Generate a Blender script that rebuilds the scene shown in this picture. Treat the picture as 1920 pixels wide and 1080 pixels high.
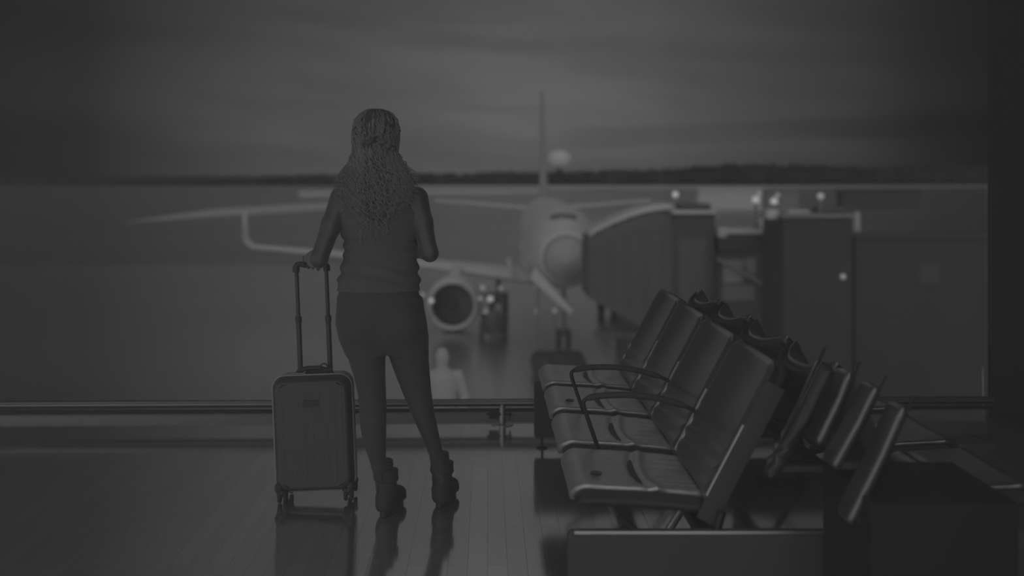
import bpy, bmesh, math, random
import numpy as np
from mathutils import Vector, Matrix

for o in list(bpy.data.objects):
    bpy.data.objects.remove(o, do_unlink=True)
S = bpy.context.scene
C = S.collection
PI = math.pi
random.seed(5)
rng = np.random.default_rng(7)

# ---------------------------------------------------------------- camera
F = 2200.0            # focal length in pixels of the 1920 wide frame
CZ = 1.428            # camera height above the hall floor
cam_d = bpy.data.cameras.new('camera')
cam = bpy.data.objects.new('camera', cam_d)
C.objects.link(cam)
cam.location = (0, 0, CZ)
cam.rotation_euler = (PI / 2, 0, 0)
cam_d.sensor_width = 36.0
cam_d.lens = 36.0 * F / 1920.0
cam_d.shift_x = (960 - 914) / 1920.0
cam_d.shift_y = (325 - 540) / 1920.0
cam_d.clip_start = 0.05
cam_d.clip_end = 4000
cam_d.dof.use_dof = True
cam_d.dof.focus_distance = 4.75
cam_d.dof.aperture_fstop = 1.45
S.camera = cam

S.view_settings.view_transform = 'Standard'
S.view_settings.look = 'None'
S.view_settings.exposure = 0.0
S.view_settings.gamma = 1.0
S.view_settings.use_curve_mapping = False


def at(px, py, d):
    """world point seen at pixel (px, py) at depth d"""
    return Vector(((px - 914) * d / F, d, CZ - (py - 325) * d / F))


def lin(v):
    v = v / 255.0
    return v / 12.92 if v <= 0.04045 else ((v + 0.055) / 1.055) ** 2.4


# ---------------------------------------------------------------- overcast evening sky
world = bpy.data.worlds.new('sky')
S.world = world
world.use_nodes = True
nt = world.node_tree
nt.nodes.clear()
N = nt.nodes.new
L = nt.links.new


def mnode(op, a, b=None, c=None):
    n = N('ShaderNodeMath')
    n.operation = op
    for i, v in enumerate((a, b, c)):
        if v is None:
            continue
        if isinstance(v, (int, float)):
            n.inputs[i].default_value = v
        else:
            L(v, n.inputs[i])
    return n.outputs[0]


def ramp(sock, lo, hi, pts, interp='B_SPLINE'):
    mr = N('ShaderNodeMapRange')
    L(sock, mr.inputs[0])
    mr.inputs[1].default_value = lo
    mr.inputs[2].default_value = hi
    r = N('ShaderNodeValToRGB')
    r.color_ramp.interpolation = interp
    e = r.color_ramp.elements
    while len(e) < len(pts):
        e.new(0.5)
    for i, (p, v) in enumerate(sorted(pts)):
        e[i].position = (p - lo) / (hi - lo)
        e[i].color = (v, v, v, 1)
    L(mr.outputs[0], r.inputs[0])
    return r.outputs[0]


tc = N('ShaderNodeTexCoord')
sep = N('ShaderNodeSeparateXYZ')
L(tc.outputs['Generated'], sep.inputs[0])
az = mnode('ARCTAN2', sep.outputs[0], sep.outputs[1])
el = sep.outputs[2]
AZ = [(-3.1416, 0.135), (-1.9, 0.135), (-1.2, 0.10), (-0.7, 0.022), (-0.42, 0.009), (-0.33, 0.017), (-0.25, 0.050),
      (-0.18, 0.078), (-0.12, 0.089), (-0.09, 0.098), (0.0, 0.121), (0.06, 0.121), (0.14, 0.105), (0.22, 0.074), (0.30, 0.044), (0.355, 0.018),
      (0.40, 0.008), (0.46, 0.005), (0.8, 0.016), (1.3, 0.04), (2.2, 0.11), (3.1416, 0.135)]
a1 = ramp(az, -0.8, 0.8, [p for p in AZ if -0.8 < p[0] < 0.801], 'LINEAR')
absaz = mnode('ABSOLUTE', az)
a2 = ramp(absaz, 0.7, 3.1416, [(0.7, 0.0), (1.2, 0.06), (1.9, 0.50), (3.14, 0.62)], 'LINEAR')
azv = mnode('ADD', a1, a2)
elv = ramp(el, -0.05, 1.0, [(-0.05, 0.80), (0.0, 0.84), (0.03, 0.95), (0.055, 1.0), (0.085, 0.93), (0.13, 0.76), (0.2, 0.78), (0.3, 0.9), (1.0, 1.0)], 'LINEAR')
# long low cloud bars and soft diagonal sheets
comb = N('ShaderNodeCombineXYZ')
L(mnode('MULTIPLY', az, 1.6), comb.inputs[0])
L(mnode('ADD', mnode('MULTIPLY', el, 13.0), mnode('MULTIPLY', az, 1.5)), comb.inputs[1])
nz = N('ShaderNodeTexNoise')
nz.inputs['Scale'].default_value = 1.5
nz.inputs['Detail'].default_value = 5
nz.inputs['Roughness'].default_value = 0.5
L(comb.outputs[0], nz.inputs['Vector'])
cl = ramp(nz.outputs[0], 0.3, 0.7, [(0.3, 0.78), (0.47, 0.93), (0.54, 1.04), (0.7, 1.10)], 'LINEAR')
comb2 = N('ShaderNodeCombineXYZ')
L(mnode('MULTIPLY', az, 2.2), comb2.inputs[0])
L(mnode('MULTIPLY', el, 30.0), comb2.inputs[1])
nz2 = N('ShaderNodeTexNoise')
nz2.inputs['Scale'].default_value = 1.3
nz2.inputs['Detail'].default_value = 3
L(comb2.outputs[0], nz2.inputs['Vector'])
bars = ramp(nz2.outputs[0], 0.3, 0.7, [(0.3, 0.93), (0.46, 0.97), (0.54, 1.02), (0.7, 1.03)], 'LINEAR')
# one distinct grey bank lying low above the trees on the right
bank_el = ramp(mnode('SUBTRACT', el, mnode('MULTIPLY', az, 0.03)), 0.0, 0.1, [(0.0, 0), (0.016, 0), (0.022, 1), (0.034, 1), (0.038, 0), (0.1, 0)], 'LINEAR')
bank_az = ramp(az, -0.1, 0.5, [(-0.1, 0), (0.03, 0), (0.10, 1), (0.35, 1), (0.5, 1)], 'LINEAR')
bank = mnode('SUBTRACT', 1.0, mnode('MULTIPLY', mnode('MULTIPLY', bank_el, bank_az), 0.20))
tot = mnode('MULTIPLY', mnode('MULTIPLY', mnode('MULTIPLY', mnode('MULTIPLY', azv, elv), cl), bars), bank)
bg = N('ShaderNodeBackground')
L(tot, bg.inputs[0])
bg.inputs[1].default_value = 1.0
wo = N('ShaderNodeOutputWorld')
L(bg.outputs[0], wo.inputs[0])


# added unseen fill lights for the hall interior (above and behind the camera)
for lx_ in (-3.6, -0.6, 2.0):
    for ly_ in (-1.6, 1.0):
        ld = bpy.data.lights.new('fill_light', 'AREA')
        ld.shape = 'RECTANGLE'
        ld.size, ld.size_y = 1.4, 0.6
        ld.energy = 7.0
        lo_ = bpy.data.objects.new('fill_light', ld)
        C.objects.link(lo_)
        lo_.location = (lx_, ly_, 4.12)


# ---------------------------------------------------------------- materials
def mat(name, v, rough=0.5, metal=0.0, spec=0.5, noise=0.0, nscale=8.0, bump=0.0, bscale=60.0, coat=0.0, cior=1.5, crough=0.25, emit=0.0, sheen=0.0, stretch=None):
    m = bpy.data.materials.new(name)
    m.use_nodes = True
    t = m.node_tree
    p = t.nodes['Principled BSDF']
    p.inputs['Base Color'].default_value = (v, v, v, 1)
    p.inputs['Roughness'].default_value = rough
    p.inputs['Metallic'].default_value = metal
    p.inputs['Specular IOR Level'].default_value = spec
    p.inputs['Coat Weight'].default_value = coat
    p.inputs['Coat IOR'].default_value = cior
    p.inputs['Coat Roughness'].default_value = crough
    p.inputs['Sheen Weight'].default_value = sheen
    p.inputs['Sheen Roughness'].default_value = 0.4
    if emit:
        p.inputs['Emission Color'].default_value = (1, 1, 1, 1)
        p.inputs['Emission Strength'].default_value = emit
    if noise or bump:
        co = t.nodes.new('ShaderNodeTexCoord')
        mp = t.nodes.new('ShaderNodeMapping')
        if stretch:
            mp.inputs['Scale'].default_value = stretch
        t.links.new(co.outputs['Object'], mp.inputs[0])
    if noise:
        n = t.nodes.new('ShaderNodeTexNoise')
        n.inputs['Scale'].default_value = nscale
        n.inputs['Detail'].default_value = 6
        t.links.new(mp.outputs[0], n.inputs['Vector'])
        r = t.nodes.new('ShaderNodeValToRGB')
        r.color_ramp.elements[0].position = 0.3
        r.color_ramp.elements[1].position = 0.7
        lo, hi = v * (1 - noise), v * (1 + noise)
        r.color_ramp.elements[0].color = (lo, lo, lo, 1)
        r.color_ramp.elements[1].color = (hi, hi, hi, 1)
        t.links.new(n.outputs[0], r.inputs[0])
        t.links.new(r.outputs[0], p.inputs['Base Color'])
    if bump:
        n = t.nodes.new('ShaderNodeTexNoise')
        n.inputs['Scale'].default_value = bscale
        n.inputs['Detail'].default_value = 4
        t.links.new(mp.outputs[0], n.inputs['Vector'])
        b = t.nodes.new('ShaderNodeBump')
        b.inputs['Strength'].default_value = bump
        b.inputs['Distance'].default_value = 0.01
        t.links.new(n.outputs[0], b.inputs['Height'])
        t.links.new(b.outputs[0], p.inputs['Normal'])
    return m


M = {}
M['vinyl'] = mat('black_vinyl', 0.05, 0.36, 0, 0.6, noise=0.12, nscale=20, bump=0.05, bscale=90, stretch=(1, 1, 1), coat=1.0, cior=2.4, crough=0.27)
M['seat'] = mat('lit_seat_vinyl', 0.52, 0.34, 0.55, 0.6, noise=0.12, nscale=20, bump=0.05, bscale=90, coat=0.5, cior=1.6)  # window light on the seat tops put into a paler, metallic base
M['vinyl_edge'] = mat('vinyl_piping', 0.16, 0.35, 0, 0.6)
M['vinyl_side'] = mat('matt_black_plastic', 0.06, 0.55, 0, 0.3)
M['alu'] = mat('brushed_aluminium', 0.45, 0.38, 0.9, 0.5)
M['alu_dark'] = mat('dark_metal', 0.02, 0.4, 0.3, 0.5)
M['panel'] = mat('dark_laminate', 0.07, 0.5, 0, 0.3, noise=0.06, nscale=4)
M['case'] = mat('suitcase_shell', 0.075, 0.38, 0, 0.5, bump=0.04, bscale=200)
M['case_trim'] = mat('suitcase_trim', 0.38, 0.4, 0, 0.5)
M['case_dark'] = mat('suitcase_black', 0.05, 0.45, 0, 0.4)
M['pole'] = mat('handle_tube', 0.08, 0.4, 0.5, 0.5)
M['skin'] = mat('skin', 0.07, 0.4, 0, 0.7, sheen=0.45)
M['top'] = mat('knit_top', 0.13, 0.8, 0, 0.2, noise=0.06, nscale=30, bump=0.10, bscale=300)
M['leggings'] = mat('black_leggings', 0.09, 0.75, 0, 0.2, bump=0.08, bscale=250, sheen=0.15)
M['boot'] = mat('black_leather', 0.06, 0.55, 0, 0.3, bump=0.1, bscale=70)
M['sock'] = mat('knit_sock', 0.09, 0.9, 0, 0.1, bump=0.4, bscale=120)
M['hair'] = mat('brown_hair', 0.075, 0.5, 0, 0.4, noise=0.3, nscale=60, bump=0.5, bscale=50, stretch=(1, 1, 0.25))
M['strand'] = mat('hair_strand', 0.26, 0.35, 0, 0.6)
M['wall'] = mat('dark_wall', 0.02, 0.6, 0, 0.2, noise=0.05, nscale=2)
M['ceiling'] = mat('ceiling_board', 0.35, 0.8)
M['plane'] = mat('aircraft_white', 0.48, 0.25, 0, 0.6, noise=0.04, nscale=0.6)
M['plane_grey'] = mat('wing_grey', 0.50, 0.3, 0, 0.6)
M['plane_dark'] = mat('dark_intake', 0.14, 0.5)
M['fan'] = mat('fan_blade', 0.14, 0.5, 0.6)
M['tyre'] = mat('rubber', 0.05, 0.8)
M['window'] = mat('cockpit_glass', 0.10, 0.2)
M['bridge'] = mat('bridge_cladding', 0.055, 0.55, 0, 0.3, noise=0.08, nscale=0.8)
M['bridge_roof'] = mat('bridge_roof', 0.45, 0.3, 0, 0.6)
M['bridge_dark'] = mat('bellows_rubber', 0.095, 0.7, 0, 0.2)
M['bridge_window'] = mat('bridge_window_pane', 0.22, 0.2)
M['lamp'] = mat('lamp_glow', 0.5, 0.5, emit=0.28)
M['lamp_dim'] = mat('lamp_glow_dim', 0.5, 0.5, emit=0.13)
M['post'] = mat('grey_post', 0.18, 0.5)
M['forest'] = mat('conifer', 0.035, 0.9, 0, 0.1, noise=0.25, nscale=0.12)
M['grass'] = mat('airfield_grass', 0.47, 0.28, 0.95, 0.5, noise=0.10, nscale=0.03)
M['apron'] = mat('wet_concrete', 0.74, 0.24, 0.95, 0.6, noise=0.10, nscale=0.08)
M['taxi'] = mat('pale_concrete', 0.75, 0.4, 0.7, 0.6, noise=0.06, nscale=0.1)
M['pale'] = mat('pale_paint', 0.42, 0.5)
M['vest'] = mat('pale_jacket', 0.33, 0.8)
M['bridge_shaded'] = mat('shaded_cladding', 0.045, 0.6, 0, 0.2, noise=0.08, nscale=0.8)  # darker copy of the cladding: falloff to the right put into the colour
M['nose'] = mat('nose_shade_grey', 0.34, 0.75, 0, 0.1)  # darker than the fuselage: shade on the lower nose put into the colour
M['cloth_dark'] = mat('dark_workwear', 0.10, 0.8)


def tree_links(m):
    return m.node_tree.nodes, m.node_tree.links


# polished floor of narrow boards running to the window
mf = bpy.data.materials.new('polished_boards')
mf.use_nodes = True
nd, lk = tree_links(mf)
p = nd['Principled BSDF']
co = nd.new('ShaderNodeTexCoord')
mp = nd.new('ShaderNodeMapping')
mp.inputs['Rotation'].default_value = (0, 0, PI / 2)
lk.new(co.outputs['Object'], mp.inputs[0])
br = nd.new('ShaderNodeTexBrick')
br.inputs['Scale'].default_value = 1.0
br.inputs['Brick Width'].default_value = 0.95
br.inputs['Row Height'].default_value = 0.0725
br.inputs['Mortar Size'].default_value = 0.0009
br.inputs['Mortar Smooth'].default_value = 0.3
br.inputs['Color1'].default_value = (0.84, 0.84, 0.84, 1)
br.inputs['Color2'].default_value = (0.96, 0.96, 0.96, 1)
br.inputs['Mortar'].default_value = (0.35, 0.35, 0.35, 1)
lk.new(mp.outputs[0], br.inputs['Vector'])
mp2 = nd.new('ShaderNodeMapping')
mp2.inputs['Scale'].default_value = (40, 1.6, 1)
lk.new(co.outputs['Object'], mp2.inputs[0])
gn = nd.new('ShaderNodeTexNoise')
gn.inputs['Scale'].default_value = 1.6
gn.inputs['Detail'].default_value = 8
gn.inputs['Distortion'].default_value = 1.2
lk.new(mp2.outputs[0], gn.inputs['Vector'])
gr = nd.new('ShaderNodeValToRGB')
gr.color_ramp.elements[0].color = (0.86, 0.86, 0.86, 1)
gr.color_ramp.elements[1].color = (1, 1, 1, 1)
lk.new(gn.outputs[0], gr.inputs[0])
mx = nd.new('ShaderNodeMix')
mx.data_type = 'RGBA'
mx.blend_type = 'MULTIPLY'
mx.inputs[0].default_value = 1.0
lk.new(br.outputs['Color'], mx.inputs[6])
lk.new(gr.outputs[0], mx.inputs[7])
lk.new(mx.outputs[2], p.inputs['Base Color'])
p.inputs['Metallic'].default_value = 0.9
rr = nd.new('ShaderNodeMapRange')
lk.new(gn.outputs[0], rr.inputs[0])
rr.inputs[3].default_value = 0.07
rr.inputs[4].default_value = 0.15
lk.new(rr.outputs[0], p.inputs['Roughness'])
bp = nd.new('ShaderNodeBump')
bp.inputs['Strength'].default_value = 0.12
bp.inputs['Distance'].default_value = 0.002
ad = nd.new('ShaderNodeMath')
ad.operation = 'MULTIPLY_ADD'
lk.new(gn.outputs[0], ad.inputs[0])
ad.inputs[1].default_value = 0.4
inv = nd.new('ShaderNodeMath')
inv.operation = 'SUBTRACT'
inv.inputs[0].default_value = 1.0
lk.new(br.outputs['Fac'], inv.inputs[1])
lk.new(inv.outputs[0], ad.inputs[2])
lk.new(ad.outputs[0], bp.inputs['Height'])
lk.new(bp.outputs[0], p.inputs['Normal'])
M['floor'] = mf

# clear window pane: transparent with a thin reflection
mg = bpy.data.materials.new('window_glass')
mg.use_nodes = True
nd, lk = tree_links(mg)
nd.clear()
tr = nd.new('ShaderNodeBsdfTransparent')
tr.inputs[0].default_value = (0.97, 0.97, 0.97, 1)
gl = nd.new('ShaderNodeBsdfGlossy')
gl.inputs['Roughness'].default_value = 0.02
fr = nd.new('ShaderNodeFresnel')
fr.inputs[0].default_value = 1.14
ms = nd.new('ShaderNodeMixShader')
lk.new(fr.outputs[0], ms.inputs[0])
lk.new(tr.outputs[0], ms.inputs[1])
lk.new(gl.outputs[0], ms.inputs[2])
out = nd.new('ShaderNodeOutputMaterial')
lk.new(ms.outputs[0], out.inputs[0])
M['glass'] = mg


# ---------------------------------------------------------------- mesh helpers
class MB:
    def __init__(self):
        self.v = []
        self.f = []

    def add(self, verts, faces):
        o = len(self.v)
        self.v += [tuple(x) for x in verts]
        self.f += [tuple(i + o for i in f) for f in faces]
        return self

    def box(self, x0, x1, y0, y1, z0, z1, mtx=None):
        vs = [Vector((x, y, z)) for z in (z0, z1) for y in (y0, y1) for x in (x0, x1)]
        if mtx:
            vs = [mtx @ q for q in vs]
        return self.add(vs, [(0, 2, 3, 1), (4, 5, 7, 6), (0, 1, 5, 4), (2, 6, 7, 3), (0, 4, 6, 2), (1, 3, 7, 5)])

    def hexa(self, lo, hi):
        """lo and hi: four points each, counter-clockwise"""
        return self.add(list(lo) + list(hi), [(3, 2, 1, 0), (4, 5, 6, 7)] + [(i, (i + 1) % 4, 4 + (i + 1) % 4, 4 + i) for i in range(4)])

    def tube(self, pts, r, n=12, caps=True, closed=False):
        pts = [Vector(q) for q in pts]
        k = len(pts)
        rs = r if isinstance(r, (list, tuple)) else [r] * k
        vs, prev = [], None
        for i in range(k):
            if closed:
                t = pts[(i + 1) % k] - pts[i - 1]
            else:
                t = pts[min(i + 1, k - 1)] - pts[max(i - 1, 0)]
            t.normalize()
            if prev is None:
                a = Vector((0, 0, 1)) if abs(t.z) < 0.9 else Vector((1, 0, 0))
                u = t.cross(a).normalized()
            else:
                u = (prev - t * prev.dot(t)).normalized()
            prev = u
            w = t.cross(u)
            for j in range(n):
                q = 2 * PI * j / n
                vs.append(pts[i] + (u * math.cos(q) + w * math.sin(q)) * rs[i])
        fs = []
        kk = k if closed else k - 1
        for i in range(kk):
            i2 = (i + 1) % k
            for j in range(n):
                j2 = (j + 1) % n
                fs.append((i * n + j, i * n + j2, i2 * n + j2, i2 * n + j))
        if caps and not closed:
            fs.append(tuple(range(n))[::-1])
            fs.append(tuple(range((k - 1) * n, k * n)))
        return self.add(vs, fs)

    def lathe(self, prof, origin=(0, 0, 0), axis='Z', n=32, caps=True):
        """prof: (radius, height) pairs revolved about the axis"""
        o = Vector(origin)
        vs = []
        for r, h in prof:
            for j in range(n):
                q = 2 * PI * j / n
                a, b = r * math.cos(q), r * math.sin(q)
                vs.append(o + (Vector((a, b, h)) if axis == 'Z' else Vector((b, h, a)) if axis == 'Y' else Vector((h, a, b))))
        fs = []
        for i in range(len(prof) - 1):
            for j in range(n):
                j2 = (j + 1) % n
                fs.append((i * n + j, i * n + j2, (i + 1) * n + j2, (i + 1) * n + j))
        if caps:
            if prof[0][0] > 1e-6:
                fs.append(tuple(range(n))[::-1])
            if prof[-1][0] > 1e-6:
                fs.append(tuple(range((len(prof) - 1) * n, len(prof) * n)))
        return self.add(vs, fs)

    def loft(self, rings, caps=True):
        n = len(rings[0])
        vs = [q for r in rings for q in r]
        fs = []
        for i in range(len(rings) - 1):
            for j in range(n):
                j2 = (j + 1) % n
                fs.append((i * n + j, i * n + j2, (i + 1) * n + j2, (i + 1) * n + j))
        if caps:
            fs.append(tuple(range(n))[::-1])
            fs.append(tuple(range((len(rings) - 1) * n, len(rings) * n)))
        return self.add(vs, fs)

    def ball(self, c, r, n=12, m=8):
        rx, ry, rz = r if isinstance(r, (tuple, list)) else (r, r, r)
        rings = []
        for i in range(m + 1):
            a = PI * i / m
            s = max(math.sin(a), 1e-3)
            rings.append([(c[0] + rx * s * math.cos(2 * PI * j / n), c[1] + ry * s * math.sin(2 * PI * j / n), c[2] - rz * math.cos(a)) for j in range(n)])
        return self.loft(rings)

    def build(self, name, m, parent=None, smooth=True, bevel=0.0, seg=3, angle=0.6):
        me = bpy.data.meshes.new(name)
        me.from_pydata([tuple(q) for q in self.v], [], self.f)
        me.validate()
        bm = bmesh.new()
        bm.from_mesh(me)
        bmesh.ops.recalc_face_normals(bm, faces=bm.faces)
        bm.to_mesh(me)
        bm.free()
        me.materials.append(m)
        if smooth:
            me.polygons.foreach_set('use_smooth', [True] * len(me.polygons))
            if not bevel:
                try:
                    me.set_sharp_from_angle(angle=angle)
                except Exception:
                    pass
        o = bpy.data.objects.new(name, me)
        C.objects.link(o)
        if parent:
            o.parent = parent
        if bevel:
            b = o.modifiers.new('bevel', 'BEVEL')
            b.width = bevel
            b.segments = seg
            b.limit_method = 'ANGLE'
            b.angle_limit = 0.6
            b.harden_normals = False
        return o


def thing(name, label, cat, loc=(0, 0, 0), rz=0.0, group=None, rot=None):
    o = bpy.data.objects.new(name, None)
    C.objects.link(o)
    o.empty_display_size = 0.1
    o.location = loc
    o.rotation_euler = rot if rot else (0, 0, rz)
    o['label'] = label
    o['category'] = cat
    if group:
        o['group'] = group
    return o


def tag(o, label, cat, group=None, kind=None):
    o['label'] = label
    o['category'] = cat
    if group:
        o['group'] = group
    if kind:
        o['kind'] = kind
    return o


def struct(o, label=None):
    o['kind'] = 'structure'
    if label:
        o['label'] = label
    return o


def copy_tree(o, parent=None):
    c = o.copy()
    C.objects.link(c)
    if parent:
        c.parent = parent
    for ch in [x for x in bpy.data.objects if x.parent == o]:
        copy_tree(ch, c)
    return c


def arc(c, r, a0, a1, n, plane='XZ', y=0.0):
    res = []
    for i in range(n + 1):
        a = a0 + (a1 - a0) * i / n
        res.append((c[0] + r * math.cos(a), y, c[1] + r * math.sin(a)))
    return res


# implicit surfaces -> one smooth mesh (surface nets)
def nets(fn, lo, hi, h):
    lo, hi = np.array(lo, float), np.array(hi, float)
    n = np.ceil((hi - lo) / h).astype(int) + 1
    ax = [lo[i] + h * np.arange(n[i]) for i in range(3)]
    X, Y, Z = np.meshgrid(*ax, indexing='ij')
    f = fn(X, Y, Z)
    for a in range(3):                       # close at the border
        sl = [slice(None)] * 3
        for e in (0, -1):
            sl[a] = e
            f[tuple(sl)] = np.maximum(f[tuple(sl)], 1e-4)
    s = f < 0
    nx, ny, nz_ = n
    cnt = np.zeros((nx - 1, ny - 1, nz_ - 1))
    acc = np.zeros((nx - 1, ny - 1, nz_ - 1, 3))
    offs = [(0, 0, 0), (1, 0, 0), (0, 1, 0), (1, 1, 0), (0, 0, 1), (1, 0, 1), (0, 1, 1), (1, 1, 1)]

    def cr(g, o):
        return g[o[0]:nx - 1 + o[0], o[1]:ny - 1 + o[1], o[2]:nz_ - 1 + o[2]]
    for a in range(8):
        for b in range(a + 1, 8):
            d = [offs[b][k] - offs[a][k] for k in range(3)]
            if sum(abs(x) for x in d) != 1:
                continue
            sa, sb = cr(s, offs[a]), cr(s, offs[b])
            m = sa != sb
            fa, fb = cr(f, offs[a])[m], cr(f, offs[b])[m]
            t = fa / (fa - fb)
            pos = np.array(offs[a])[None, :] + t[:, None] * np.array(d)[None, :]
            acc[m] += pos
            cnt[m] += 1
    m = cnt > 0
    idx = -np.ones(cnt.shape, int)
    idx[m] = np.arange(m.sum())
    base = np.argwhere(m)
    V = lo + h * (base + acc[m] / cnt[m][:, None])
    faces = []
    for a in range(3):
        b, c = (a + 1) % 3, (a + 2) % 3
        sl0 = [slice(1, -1)] * 3
        sl1 = [slice(1, -1)] * 3
        sl0[a] = slice(0, -1)
        sl1[a] = slice(1, None)
        s0, s1 = s[tuple(sl0)], s[tuple(sl1)]
        e = np.argwhere(s0 != s1)
        if not len(e):
            continue
        flip = s0[s0 != s1]
        e0 = e.copy()
        e0[:, b] += 1
        e0[:, c] += 1
        q = []
        for db, dc in ((0, 0), (-1, 0), (-1, -1), (0, -1)):
            g = e0.copy()
            g[:, b] += db
            g[:, c] += dc
            q.append(idx[g[:, 0], g[:, 1], g[:, 2]])
        q = np.stack(q, 1)
        q[~flip] = q[~flip][:, ::-1]
        faces.append(q)
    Fq = np.concatenate(faces)
    Fq = Fq[(Fq >= 0).all(1)]
    return V, Fq


def nets_mesh(name, parts, m, parent=None):
    vs, fs, o = [], [], 0
    for V, Fq in parts:
        vs.append(V)
        fs.append(Fq + o)
        o += len(V)
    V = np.concatenate(vs)
    Fq = np.concatenate(fs)
    me = bpy.data.meshes.new(name)
    me.from_pydata(V.tolist(), [], Fq.tolist())
    me.materials.append(m)
    me.polygons.foreach_set('use_smooth', [True] * len(me.polygons))
    ob = bpy.data.objects.new(name, me)
    C.objects.link(ob)
    if parent:
        ob.parent = parent
    return ob


def smin(a, b, k):
    hh = np.clip(0.5 + 0.5 * (b - a) / k, 0, 1)
    return b * (1 - hh) + a * hh - k * hh * (1 - hh)


def cap(X, Y, Z, a, b, ra, rb):
    a, b = np.array(a, float), np.array(b, float)
    d = b - a
    t = np.clip(((X - a[0]) * d[0] + (Y - a[1]) * d[1] + (Z - a[2]) * d[2]) / max(d @ d, 1e-9), 0, 1)
    return np.sqrt((X - a[0] - t * d[0]) ** 2 + (Y - a[1] - t * d[1]) ** 2 + (Z - a[2] - t * d[2]) ** 2) - (ra + (rb - ra) * t)


def ell(X, Y, Z, c, r):
    q = np.sqrt(((X - c[0]) / r[0]) ** 2 + ((Y - c[1]) / r[1]) ** 2 + ((Z - c[2]) / r[2]) ** 2)
    return (q - 1) * min(r)


def stack(X, Y, Z, tab, power=2.0):
    """tab rows (z, x0, x1, cy, ry) sorted by z"""
    t = np.array(sorted(tab))
    x0, x1 = np.interp(Z, t[:, 0], t[:, 1]), np.interp(Z, t[:, 0], t[:, 2])
    cy, ry = np.interp(Z, t[:, 0], t[:, 3]), np.interp(Z, t[:, 0], t[:, 4])
    rx = (x1 - x0) / 2
    q = (np.abs((X - (x0 + x1) / 2) / rx) ** power + np.abs((Y - cy) / ry) ** power) ** (1 / power)
    d = (q - 1) * np.minimum(rx, ry)
    return np.maximum(d, np.maximum(t[0, 0] - Z, Z - t[-1, 0]))


# ================================================================ the hall
struct(MB().box(-7, 3.05, -2.5, 6.93, -0.18, 0.0).build('floor', M['floor'], smooth=False))
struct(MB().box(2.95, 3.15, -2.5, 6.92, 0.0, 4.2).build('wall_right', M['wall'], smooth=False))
struct(MB().box(-7, 3.15, -2.5, 7.15, 4.2, 4.4).build('ceiling', M['ceiling'], smooth=False))

# thin haze added as a veil that lifts the hall's dark tones
mh = bpy.data.materials.new('added_haze')
mh.use_nodes = True
nd, lk = tree_links(mh)
nd.clear()
vs_ = nd.new('ShaderNodeVolumeScatter')
vs_.inputs['Color'].default_value = (1, 1, 1, 1)
vs_.inputs['Density'].default_value = 0.030
vs_.inputs['Anisotropy'].default_value = 0.0
ov = nd.new('ShaderNodeOutputMaterial')
lk.new(vs_.outputs[0], ov.inputs['Volume'])
hz = MB().box(-6.98, 2.94, -2.45, 6.60, 0.002, 4.19).build('haze', mh, smooth=False)
hz['kind'] = 'structure'
hz['label'] = 'thin even haze added to lift the dark tones of the departure hall'

# glazed front: a full height pane in a slim frame on the floor edge
WR = 0.026
win = bpy.data.objects.new('window_1', None)
C.objects.link(win)
win.location = (0, 6.86, 0)
win.rotation_euler = (0, 0, WR)
win['kind'] = 'structure'
g_ = MB().box(-7.0, 2.93, -0.006, 0.006, 0.030, 4.17).build('window_glass', M['glass'], win, smooth=False)
fb = MB().box(-7.0, 2.93, -0.03, 0.03, 0.0, 0.030)
fb.box(-7.0, 2.93, -0.03, 0.03, 4.16, 4.2)
fb.build('window_frame', M['pale'], win, smooth=False)

# low kick rail on posts in front of the glass
rail = thing('guard_rail', 'low twin metal guard rail running along the foot of the window', 'rail', (0, 6.666, 0), WR)
rb = MB()
rb.box(-6.9, 2.9, -0.016, 0.016, 0.104, 0.145)
rb.build('top_rail', M['alu_dark'], rail, bevel=0.006)
rb = MB().tube([(-6.9, -0.02, 0.126), (2.9, -0.02, 0.126)], 0.006, 8)
rb.tube([(-6.9, -0.02, 0.139), (2.9, -0.02, 0.139)], 0.004, 8)
rb.build('trim_strip', M['alu'], rail)
MB().tube([(-6.9, 0.0, 0.084), (2.9, 0.0, 0.084)], 0.0115, 12).build('lower_rail', M['alu_dark'], rail)
for X in (-5.1, -2.5 - 0.0, 0.085, 2.2):
    if X == -2.5:
        continue                              # hidden span between posts behind the suitcase
    pb = MB().lathe([(0.0, 0.0), (0.062, 0.0), (0.062, 0.004), (0.02, 0.010), (0.0, 0.010)], (X, 0, 0), n=32)
    pb.tube([(X, 0, 0.008), (X, 0, 0.12)], 0.019, 16)
    post = pb.build('post', M['alu'], rail)
    cb = MB().box(X - 0.075, X - 0.022, -0.012, 0.012, 0.035, 0.09)
    cb.tube([(X - 0.09, -0.012, 0.062), (X + 0.055, -0.012, 0.062)], 0.0065, 10)
    cb.tube([(X + 0.042, -0.012, 0.03), (X + 0.042, -0.012, 0.10)], 0.004, 8)
    cb.build('clamp', M['alu_dark'], post)


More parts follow.
